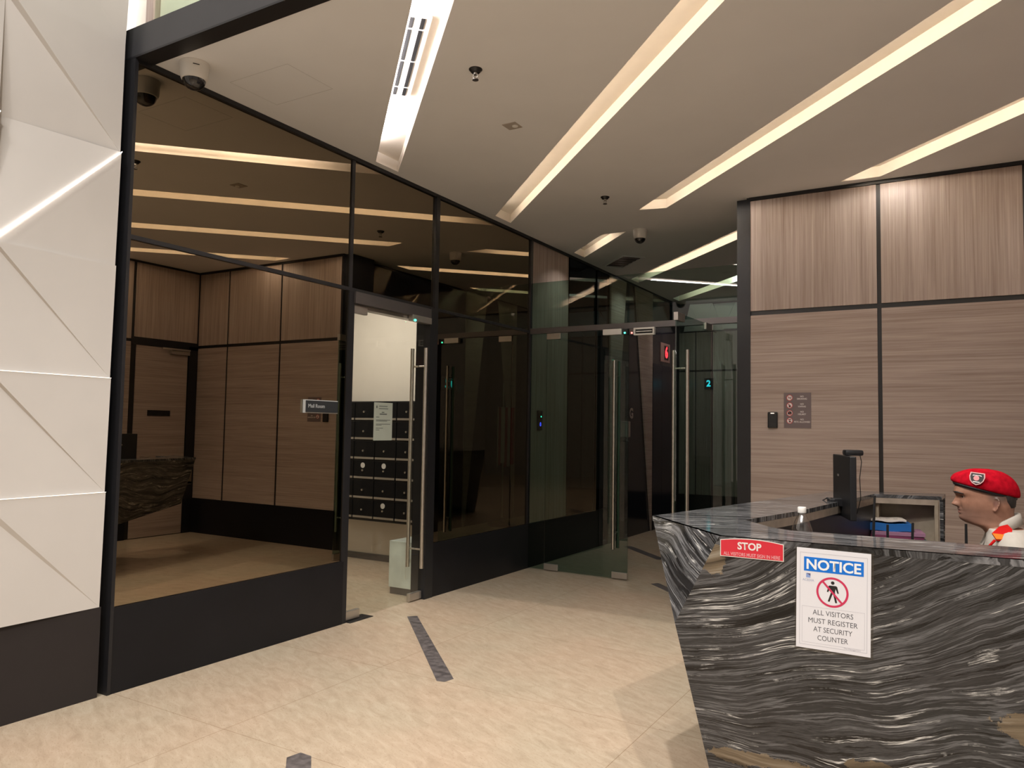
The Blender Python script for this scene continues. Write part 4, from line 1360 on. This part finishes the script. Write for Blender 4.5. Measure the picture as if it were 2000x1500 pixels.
# head and neck profile in cm: height, front, back, half width (forward = +x, ear axis near x = -1.2)
HEADT = [(-10, 0.5, -12.0, 7.2), (-6, 1.6, -11.6, 7.2), (-3.5, 3.2, -11.2, 7.0), (-2.4, 5.4, -10.8, 6.9), (-1.4, 8.6, -10.4, 6.9), (-0.4, 10.7, -10.0, 6.8), (0.6, 11.8, -9.8, 6.8), (1.6, 12.1, -9.6, 6.9),
         (2.6, 11.9, -9.4, 7.0), (4.0, 12.0, -9.3, 7.2), (5.6, 12.2, -9.4, 7.5), (7.2, 12.1, -9.6, 7.7), (9.0, 12.2, -9.8, 7.8), (10.6, 12.6, -9.9, 7.8), (12.2, 13.6, -9.7, 7.8),
         (14.0, 13.8, -9.2, 7.7), (16.5, 12.9, -7.9, 7.2), (19.0, 10.6, -5.6, 6.0), (21.0, 6.6, -2.6, 3.8), (22.0, 2.6, 0.2, 1.0)]


def G(v, c, s_):
    return math.exp(-((v - c) / s_) ** 2)


def head_pt(z, a, grow=0.0):
    xf, xb, hw = catm(HEADT, z)
    ca, sa = math.cos(a), math.sin(a)
    if ca >= 0:
        p = 0.86 if z > 2 else 0.95
        x = -1.0 + (xf + 1.0 + grow) * (ca ** p)
        y = (hw + grow) * math.copysign(abs(sa) ** 0.88, sa)
    else:
        x = -1.0 + (xb + 1.0 - grow) * (abs(ca) ** 0.9)
        y = (hw + grow) * math.copysign(abs(sa) ** 0.9, sa)
    if ca > 0.05 and grow == 0.0:
        f = min(1, ca * 2.2)
        ay = abs(y)
        # nose
        if 5.2 < z < 12.6:
            if z >= 7.1:
                t_ = (z - 7.1) / (11.6 - 7.1)
                A = 2.75 * (1 - min(t_, 1)) ** 1.1 + 0.15
                wd = 1.75 - 0.75 * min(t_, 1)
            else:
                t_ = (7.1 - z) / 1.5
                A = 2.9 * max(0, 1 - t_ ** 1.8)
                wd = 1.8
            x += A * G(y, 0, wd) * f
            x += 0.7 * G(ay, 1.7, 0.7) * G(z, 6.9, 0.8) * f
        x -= 1.25 * G(ay, 3.3, 1.7) * G(z, 10.7, 1.05) * f
        x += 0.55 * G(ay, 3.0, 2.4) * G(z, 12.4, 0.75) * f
        x += 0.55 * G(y, 0, 2.4) * (G(z, 4.75, 0.5) + 1.05 * G(z, 3.35, 0.55)) * f
        x -= 0.55 * G(y, 0, 2.6) * G(z, 4.05, 0.26) * f
        x -= 0.35 * G(y, 0, 2.2) * G(z, 2.4, 0.5) * f
        x += 0.4 * G(ay, 4.6, 1.6) * G(z, 8.0, 1.6) * f
        x -= 0.35 * G(ay - (7.5 - z) * 0.35, 2.6, 0.6) * G(z, 6.0, 1.5) * f
    return (x / 100, y / 100, z / 100)


GUARD_O = Vector((4.176, 4.075, 1.118))
gf = Vector((-1, -0.07, 0)).normalized()
gl_ = Vector((0.07, -1, 0)).normalized()
GM = Matrix.Identity(4)
for i in range(3):
    GM[i][0], GM[i][1], GM[i][2], GM[i][3] = gf[i], gl_[i], (0, 0, 1)[i], GUARD_O[i]


def skin_mat():
    m, nt, b = mat('guard_skin')
    mp = coords(nt)
    n1 = noise(nt, mp.outputs[0], 30, 4, 0.6)
    base = ramp(nt, [(0.3, (0.235, 0.112, 0.070)), (0.7, (0.30, 0.150, 0.098))])
    nt.links.new(n1.outputs['Fac'], base.inputs[0])
    cur = base.outputs[0]

    def spotmix(cur, c, r, col, amt, sc=(1, 1, 1)):
        mp2 = nd(nt, 'ShaderNodeMapping', vector_type='POINT')
        mp2.inputs['Scale'].default_value = (sc[0] / r, sc[1] / r, sc[2] / r)
        mp2.inputs['Location'].default_value = (-c[0] * sc[0] / r, -c[1] * sc[1] / r, -c[2] * sc[2] / r)
        nt.links.new(mp.outputs[0], mp2.inputs[0])
        ln = nd(nt, 'ShaderNodeVectorMath', operation='LENGTH')
        nt.links.new(mp2.outputs[0], ln.inputs[0])
        rr = ramp(nt, [(0.45, (amt, amt, amt)), (1.0, (0, 0, 0))])
        nt.links.new(ln.outputs['Value'], rr.inputs[0])
        mx = nd(nt, 'ShaderNodeMixRGB')
        nt.links.new(rr.outputs[0], mx.inputs[0])
        nt.links.new(cur, mx.inputs[1])
        mx.inputs[2].default_value = (*col, 1)
        return mx.outputs[0]
    # stubble around mouth, jaw and chin; lips
    cur = spotmix(cur, (0.10, 0.0, 0.025), 0.09, (0.125, 0.075, 0.06), 0.55, (1, 0.9, 1.3))
    cur = spotmix(cur, (0.03, 0.0, 0.025), 0.11, (0.15, 0.09, 0.07), 0.45, (0.9, 0.8, 1.6))
    cur = spotmix(cur, (0.126, 0.0, 0.055), 0.03, (0.08, 0.045, 0.04), 0.5, (1, 0.9, 2.2))
    cur = spotmix(cur, (0.126, 0.0, 0.040), 0.028, (0.22, 0.085, 0.075), 0.8, (1, 1.0, 2.2))
    cur = spotmix(cur, (0.105, 0.035, 0.105), 0.024, (0.16, 0.08, 0.055), 0.6)
    cur = spotmix(cur, (0.105, -0.035, 0.105), 0.024, (0.16, 0.08, 0.055), 0.6)
    cur = spotmix(cur, (-0.035, 0.078, 0.125), 0.062, (0.060, 0.045, 0.038), 0.75, (1, 0.6, 1.2))
    cur = spotmix(cur, (-0.035, -0.078, 0.125), 0.062, (0.060, 0.045, 0.038), 0.75, (1, 0.6, 1.2))
    cur = spotmix(cur, (-0.015, 0.086, 0.082), 0.014, (0.12, 0.05, 0.04), 0.7, (1, 0.6, 0.7))  # ear hollow: shade painted into the skin colour
    nt.links.new(cur, b.inputs['Base Color'])
    b.inputs['Roughness'].default_value = 0.45
    b.inputs['Subsurface Weight'].default_value = 0.0
    return m


guard = bpy.data.objects.new('person', None)
COL.objects.link(guard)
GB = Vector((4.28, 4.09, 0.0))
guard.location = GB
tag(guard, 'person in red beret and cream uniform shirt seated behind the security desk, facing left', 'person')
SKIN = skin_mat()
NA = 72
heights = [-8 + 0.5 * i for i in range(13)] + [-1.5 + 0.28 * i for i in range(58)] + [15 + 0.55 * i for i in range(12)] + [21.6, 21.95]
body = MB()
body.loft([[head_pt(z, 2 * PI * k / NA) for k in range(NA)] for z in heights])
# ears: shell with rim, lobe and hollow
for s in (1, -1):
    ring_o, ring_m, ring_i = [], [], []
    for k in range(20):
        a = 2 * PI * k / 20
        rx, rz = 1.75 + 0.25 * math.cos(a - 0.6), 3.15
        cx, cz = -1.6 - 0.35 * math.sin(a), 7.9
        wob = 1.0 if math.sin(a) > -0.3 else 0.78
        ring_o.append(((cx + rx * wob * math.cos(a)) / 100, s * (7.7 + 0.25 - 0.75 * math.cos(a)) / 100, (cz + rz * math.sin(a)) / 100))
        ring_m.append(((cx + rx * wob * 0.86 * math.cos(a)) / 100, s * (8.35 - 0.85 * math.cos(a)) / 100, (cz + rz * 0.9 * math.sin(a)) / 100))
        ring_i.append(((cx + rx * wob * 0.5 * math.cos(a) + 0.1) / 100, s * (7.75 - 0.55 * math.cos(a)) / 100, (cz + rz * 0.58 * math.sin(a) + 0.2) / 100))
    base_ = [(p[0] * 0.9 - 0.0012, s * 0.068, p[2]) for p in ring_o]
    body.loft([base_, ring_o, ring_m, ring_i])
# torso
TORT = [(-66, 7, -12, 17.0), (-58, 8.5, -14.5, 18.2), (-46, 9.0, -16.0, 18.0), (-34, 7.6, -17.5, 18.6), (-22, 5.6, -18.4, 19.8), (-14, 3.4, -18.2, 20.4), (-9, 1.6, -17.4, 20.0), (-6, 0.6, -16.2, 17.5), (-4, 0.6, -14.6, 12.5), (-2.5, 1.2, -12.6, 8.2)]


def tor_pt(z, a, grow=0.0):
    xf, xb, hw = catm(TORT, z)
    c = (xf + xb) / 2
    hd = (xf - xb) / 2 + grow
    ca, sa = math.cos(a), math.sin(a)
    return ((c + hd * math.copysign(abs(ca) ** 0.8, ca)) / 100, (hw + grow) * math.copysign(abs(sa) ** 0.85, sa) / 100, z / 100)


tz = [-66 + 2.5 * i for i in range(23)] + [-9.5 + 0.7 * i for i in range(11)]
body.loft([[tor_pt(z, 2 * PI * k / 48) for k in range(48)] for z in tz])


def limb(b, pts, rads, n=20, seg=8):
    """tapered smooth tube through joints (cm)"""
    P3, R3 = [], []
    for i in range(len(pts) - 1):
        for j in range(seg):
            tt = j / seg
            q0, q1, q2, q3 = [Vector(pts[max(0, min(len(pts) - 1, i + d))]) for d in (-1, 0, 1, 2)]
            P3.append((0.5 * ((2 * q1) + (-q0 + q2) * tt + (2 * q0 - 5 * q1 + 4 * q2 - q3) * tt ** 2 + (-q0 + 3 * q1 - 3 * q2 + q3) * tt ** 3)) / 100)
            R3.append((rads[i] + (rads[i + 1] - rads[i]) * (tt * tt * (3 - 2 * tt))) / 100)
    P3.append(Vector(pts[-1]) / 100)
    R3.append(rads[-1] / 100)
    b.tube(P3, R3, n)


ARM = {s: [(-7.5, s * 17.5, -9), (-7, s * 22.5, -16), (-4, s * 25.0, -30), (-1, s * 25, -36.5), (9, s * 20, -33.5), (20, s * 13.5, -29.5), (24, s * 11.5, -29.0)] for s in (1, -1)}
for s in (1, -1):
    limb(body, ARM[s], [6.0, 5.6, 4.6, 4.3, 4.2, 3.0, 2.9])
    # hand: palm and five fingers resting on the work surface
    b0 = Vector((24, s * 11.5, -29.0))
    body.sphere((b0 + Vector((4.5, -s * 1.5, -0.4))) / 100, 0.048, (1.0, 0.86, 0.34), 16)
    for k, (ln, off) in enumerate(((6.6, 3.0), (7.6, 1.2), (7.0, -0.7), (5.6, -2.4))):
        st = b0 + Vector((8.0 - abs(k - 1) * 0.4, -s * 1.9 - s * off * -1.0, -0.2))
        limb(body, [st - Vector((2, 0, 0)), st, st + Vector((ln * 0.45, -s * 0.4, 0.25)), st + Vector((ln * 0.78, -s * 0.7, -0.7)), st + Vector((ln, -s * 0.9, -1.5))], [0.95, 0.95, 0.88, 0.8, 0.6], 10, 4)
    st = b0 + Vector((3.0, -s * 4.6, -0.5))
    limb(body, [st + Vector((-1.5, s * 1.6, 0)), st, st + Vector((2.6, -s * 1.7, -0.2)), st + Vector((5.0, -s * 2.2, -0.9))], [1.15, 1.1, 0.95, 0.7], 10, 4)
LEG = {s: [(-4, s * 9.5, -61), (12, s * 11, -60.0), (38, s * 12, -59.5), (44, s * 12, -63), (44, s * 12, -82), (41, s * 12, -102), (41, s * 12, -107)] for s in (1, -1)}
for s in (1, -1):
    limb(body, LEG[s], [8.6, 8.0, 6.2, 5.8, 5.4, 3.8, 3.6])
body.xf(GM)
bo = body.build('body', SKIN, None, True)
# one continuous skin, kept in the head's own axes so its colouring follows the face
bo.data.transform(GM.inverted())
dgm = bo.modifiers.new('remesh', 'REMESH')
dgm.mode, dgm.voxel_size, dgm.use_smooth_shade = 'VOXEL', 0.0032, True
sm = bo.modifiers.new('smooth', 'SMOOTH')
sm.factor, sm.iterations = 0.5, 2
bo.parent = guard
bo.matrix_parent_inverse = Matrix.Translation(-GB)
bo.matrix_basis = GM


def gpart(b, name, m, smooth=True, parent=None):
    b.xf(GM)
    return b.build(name, m, parent or guard, smooth)


# eyes, brows
eyew, iris = plain('eye_white', (0.55, 0.50, 0.46), 0.2), plain('eye_dark', (0.015, 0.010, 0.008), 0.1)
hair = plain('short_black_hair', (0.020, 0.016, 0.014), 0.6, var=0.4, vscale=60)
for s in (1, -1):
    e = gpart(MB().sphere((0.0955, s * 0.0325, 0.1065), 0.0122), 'eye', eyew)
    gpart(MB().sphere((0.1045, s * 0.0345, 0.1055), 0.0060, (0.7, 1, 1)), 'iris', iris, parent=e)
    b = MB()
    b.tube([(0.1035, s * 0.019, 0.1095), (0.1085, s * 0.030, 0.1135), (0.1045, s * 0.043, 0.1115), (0.096, s * 0.050, 0.1075)], [0.0028, 0.0036, 0.0032, 0.0015], 8)
    gpart(b, 'eyelid', SKIN if False else plain('eyelid_skin', (0.23, 0.12, 0.08), 0.5), parent=e)
    b = MB()
    b.tube([(0.1345, s * 0.012, 0.1225), (0.1360, s * 0.024, 0.1250), (0.1260, s * 0.040, 0.1255), (0.104, s * 0.056, 0.1205)], [0.0032, 0.0046, 0.0042, 0.0014], 8)
    gpart(b, 'eyebrow', hair)
# cropped hair shell below the beret
rings = []
for i in range(16):
    z = 6.2 + i * 0.8
    ring = []
    a0 = math.radians(112 - max(0, (z - 9.5)) * 2.0) if z > 9 else math.radians(114 + (9 - z) * 7)
    for k in range(33):
        a = a0 + (2 * PI - 2 * a0) * k / 32
        gr = 0.32 if 2 < k < 30 else -0.3
        ring.append(head_pt(z, a, gr if z > 6.8 else -0.3))
    rings.append(ring)
b = MB()
tmp = bmesh.new()
rr = [[tmp.verts.new(p) for p in ring] for ring in rings]
for r0, r1 in zip(rr, rr[1:]):
    for k in range(32):
        tmp.faces.new((r0[k], r0[k + 1], r1[k + 1], r1[k]))
bmesh.ops.recalc_face_normals(tmp, faces=tmp.faces)
b._add(tmp)
gpart(b, 'hair', hair)
# beret: rings between front and back points, pulled to the right side of the head
BER = [(0.0, 13.9, 16.8, -10.3, 11.0, 8.3), (0.1, 14.9, 17.5, -11.3, 10.9, 9.3), (0.25, 15.0, 18.8, -11.9, 12.0, 10.0), (0.42, 13.6, 20.7, -11.6, 14.6, 10.0), (0.6, 11.0, 22.0, -10.3, 17.6, 8.8),
       (0.76, 8.0, 22.9, -8.0, 20.3, 6.9), (0.9, 5.0, 23.3, -4.4, 22.4, 3.9), (1.0, 1.4, 23.3, 0.2, 23.3, 0.5)]
rings = []
for i in range(29):
    fx, fz, bx_, bz, hw = catm(BER, i / 28)
    ring = []
    for k in range(48):
        a = 2 * PI * k / 48
        u_ = (math.cos(a) + 1) / 2
        y = hw * math.sin(a)
        sag = -0.9 * max(0, -math.sin(a)) * math.sin(PI * i / 28)
        ring.append(((bx_ + (fx - bx_) * u_) / 100, (y - (0.8 * math.sin(PI * i / 28))) / 100, (bz + (fz - bz) * u_ + sag + 0.12 * math.sin(3 * a + i * 0.3) * math.sin(PI * i / 28)) / 100))
    rings.append(ring)
beret = gpart(MB().loft(rings), 'beret', plain('beret_red_wool', (0.33, 0.004, 0.012), 0.95, spec=0.04, var=0.25, vscale=45))
rings = []
for fx, fz, bx_, bz, hw in ((13.6, 15.7, -10.2, 9.9, 8.15), (14.0, 15.8, -10.55, 9.9, 8.45), (14.4, 17.0, -10.9, 11.2, 8.75), (13.9, 17.1, -10.3, 11.3, 8.3)):
    rings.append([((bx_ + (fx - bx_) * (math.cos(2 * PI * k / 48) + 1) / 2) / 100, hw * math.sin(2 * PI * k / 48) / 100, (bz + (fz - bz) * (math.cos(2 * PI * k / 48) + 1) / 2) / 100) for k in range(48)])
gpart(MB().loft(rings + [rings[0]], cap=False), 'leather_band', MT['dark'], parent=beret)
# shield badge on the left front of the beret
bf = frame_mtx((0.054, 0.093, 0.191), (-0.94, 0.36, -0.10), (-0.05, -0.22, 1.0))


def shield(sx, sy, z, th):
    p2 = [(-0.9, 1.0), (0.9, 1.0), (1.0, 0.3), (0.85, -0.35), (0.5, -0.8), (0.0, -1.05), (-0.5, -0.8), (-0.85, -0.35), (-1.0, 0.3)]
    return MB().poly([(x * sx, y * sy, z) for x, y in p2], (0, 0, th)).xf(bf)


badge = gpart(shield(0.0315, 0.0275, 0.0, 0.0016), 'shield_badge', plain('badge_pale_edge', (0.50, 0.30, 0.28), 0.5), False, beret)
gpart(shield(0.0270, 0.0232, 0.0017, 0.0006), 'badge_field', black_ink, False, beret)
b = disc(MB(), (-0.002, 0.002), 0, 0.0115, 0, 0.0028, 20).xf(bf)
gpart(b, 'badge_emblem', plain('badge_rose', (0.55, 0.22, 0.22), 0.5), False, beret)
b = MB()
quad2(b, [(-0.015, -0.013), (0.015, -0.013), (0.012, -0.0165), (-0.012, -0.0165)], 0.0028)
quad2(b, [(-0.016, 0.016), (0.016, 0.016), (0.019, 0.011), (0.010, 0.0135), (-0.010, 0.0135), (-0.019, 0.011)], 0.0028)
b.xf(bf)
gpart(b, 'badge_scroll', white_ink, False, beret)

# shirt with short sleeves, collar, epaulettes, cord
cloth = plain('cream_uniform_cloth', (0.40, 0.365, 0.32), 0.85, var=0.06, vscale=25)
b = MB()
tz2 = [-58 + 2.4 * i for i in range(21)] + [-8.5 + 0.6 * i for i in range(10)] + [-2.6]


def shirt_pt(z, a):
    x, y, zz = tor_pt(z, a, 1.2)
    f = 0.004 * math.sin(z * 0.55 + 4 * a) * math.sin(2.3 * a + z * 0.21)
    return (x + f * math.cos(a), y + f * math.sin(a), zz)


b.loft([[shirt_pt(z, 2 * PI * k / 56) for k in range(56)] for z in tz2])
for s in (1, -1):
    limb(b, [(-7.5, s * 15.0, -7.5), (-7.3, s * 20.5, -11.5), (-6.2, s * 23.6, -20), (-4.2, s * 25.0, -30.5)], [6.6, 7.2, 6.6, 6.4], 24)
shirt = gpart(b, 'shirt', cloth)
rm = shirt.modifiers.new('remesh', 'REMESH')
rm.mode, rm.voxel_size, rm.use_smooth_shade = 'VOXEL', 0.006, True
sm = shirt.modifiers.new('smooth', 'SMOOTH')
sm.factor, sm.iterations = 0.5, 4
# collar: stand at the nape falling to two points in front
ins, top, out, low = [], [], [], []
for k in range(41):
    a = math.radians(22 + (338 - 22) * k / 40)       # opening at the front
    back = (1 - math.cos(a)) / 2
    zt = -5.2 + 9.6 * back ** 1.15
    xf, xb, hw = catm(HEADT, max(min(zt - 1.0, 8), -9))
    cx, rx, ry = (xf + xb) / 2 - 0.9, (xf - xb) / 2 + 0.5, hw + 0.7
    px, py = cx + rx * math.cos(a), ry * math.sin(a)
    ins.append((px / 100, py / 100, (zt - 2.6) / 100))
    top.append(((px + 0.15 * math.cos(a)) / 100, (py + 0.2 * math.sin(a)) / 100, zt / 100))
    front = max(0, math.cos(a)) ** 2
    ox, oy = 1.6 + 0.6 * front, 2.1
    out.append(((px + 0.7 * math.cos(a) - 0.3) / 100, (py + 0.9 * math.sin(a)) / 100, (zt - 0.4) / 100))
    low.append(((px + ox * math.cos(a) + 1.4 * front - 0.4) / 100, (py + oy * math.sin(a)) / 100, (zt - 4.6 - 1.2 * front) / 100))
tmp = bmesh.new()
rows = [[tmp.verts.new(p) for p in row] for row in (ins, top, out, low)]
for r0, r1 in zip(rows, rows[1:]):
    for k in range(40):
        tmp.faces.new((r0[k], r0[k + 1], r1[k + 1], r1[k]))
bmesh.ops.recalc_face_normals(tmp, faces=tmp.faces)
b = MB()
b._add(tmp)
col_ = gpart(b, 'collar', cloth, True, shirt)
so = col_.modifiers.new('solid', 'SOLIDIFY')
so.thickness = 0.003
redcl, orange = plain('epaulette_red', (0.42, 0.008, 0.008), 0.8, spec=0.1), plain('epaulette_orange', (0.60, 0.14, 0.01), 0.6, spec=0.2)
for s in (1, -1):
    ep = [(-5.6, 9.5, -1.2), (-2.2, 13.6, -1.8), (1.0, 17.6, -4.4), (-0.4, 20.4, -7.0), (-5.6, 20.6, -6.8), (-6.8, 14.5, -2.6)]
    b = MB().poly([(x / 100, s * y / 100, (z + 0.6) / 100) for x, y, z in ep])
    tmp_ = b.bm
    bmesh.ops.triangulate(tmp_, faces=tmp_.faces)
    e_ = gpart(b, 'epaulette', redcl, False)
    so = e_.modifiers.new('solid', 'SOLIDIFY')
    so.thickness, so.offset = 0.005, 1 if s > 0 else -1
    b = MB().poly([(x / 100, s * y / 100, z / 100) for x, y, z in ((0.9, 18.2, -3.7), (-0.3, 20.6, -5.8), (-5.6, 20.8, -5.6), (-6.0, 18.6, -4.0))])
    bmesh.ops.triangulate(b.bm, faces=b.bm.faces)
    o_ = gpart(b, 'epaulette_band', orange, False, e_)
    so = o_.modifiers.new('solid', 'SOLIDIFY')
    so.thickness, so.offset = 0.004, 1 if s > 0 else -1
gpart(MB().tube([(-0.048, 0.212, -0.062), (-0.085, 0.236, -0.085), (-0.13, 0.245, -0.125), (-0.165, 0.232, -0.18), (-0.182, 0.19, -0.22)], 0.0055, 10), 'shoulder_cord', redcl, True, shirt)
gpart(MB().tube([(0.002, 0.208, -0.060), (0.020, 0.200, -0.085), (0.040, 0.18, -0.125), (0.055, 0.15, -0.17)], 0.0055, 10), 'shoulder_cord', redcl, True, shirt)
# trousers and shoes
trou = plain('dark_trousers', (0.012, 0.012, 0.016), 0.8)
b = MB()
b.loft([[tor_pt(z, 2 * PI * k / 40, 1.3) for k in range(40)] for z in (-66, -62, -58, -54)])
for s in (1, -1):
    limb(b, LEG[s][:6], [9.6, 9.2, 7.4, 7.0, 6.8, 6.0], 20)
gpart(b, 'trousers', trou)
for s in (1, -1):
    rings = []
    for x, w_, h0, h1 in ((32, 3.0, -111.6, -105), (36, 4.2, -111.7, -103.5), (42, 4.6, -111.7, -103.5), (48, 5.0, -111.7, -105.5), (55, 4.8, -111.7, -107.5), (60, 2.6, -111.5, -109)):
        rings.append([(x / 100, (s * 12 + w_ * math.cos(2 * PI * k / 16)) / 100, ((h0 + h1) / 2 + (h1 - h0) / 2 * math.sin(2 * PI * k / 16)) / 100) for k in range(16)])
    gpart(MB().loft(rings), 'shoe', MT['dark'])

# office chair under the guard
ch = thing('office_chair', (GB.x, GB.y, 0), 'black office chair carrying the guard behind the desk', 'chair')
fab = plain('black_chair_fabric', (0.012, 0.012, 0.013), 0.9)
cgm = GM.copy()
cgm.translation = Vector((GUARD_O.x, GUARD_O.y, 0)) - gf * 0.03
MB().box(-0.22, 0.24, -0.235, 0.235, 0.375, 0.435, bev=0.02).xf(cgm).build('seat', fab, ch)
MB().box(-0.275, -0.235, -0.20, 0.20, 0.50, 0.86, bev=0.015).xf(cgm).build('backrest', fab, ch)
b = MB().box(-0.26, -0.20, -0.03, 0.03, 0.36, 0.60)
b.xf(cgm).build('back_bracket', MT['dark'], ch)
MB().cyl((0, 0, 0.08), (0, 0, 0.375), 0.028).xf(cgm).build('gas_column', MT['chrome'], ch)
for k in range(5):
    a = 2 * PI * k / 5 + 0.3
    sp_ = MB().cyl((0, 0, 0.10), (0.27 * math.cos(a), 0.27 * math.sin(a), 0.075), 0.022, 0.015).xf(cgm).build('base_spoke', MT['dark'], ch)
    MB().cyl((0.27 * math.cos(a) - 0.012, 0.27 * math.sin(a), 0.028), (0.27 * math.cos(a) + 0.012, 0.27 * math.sin(a), 0.028), 0.028).xf(cgm).build('caster', MT['dark'], sp_)
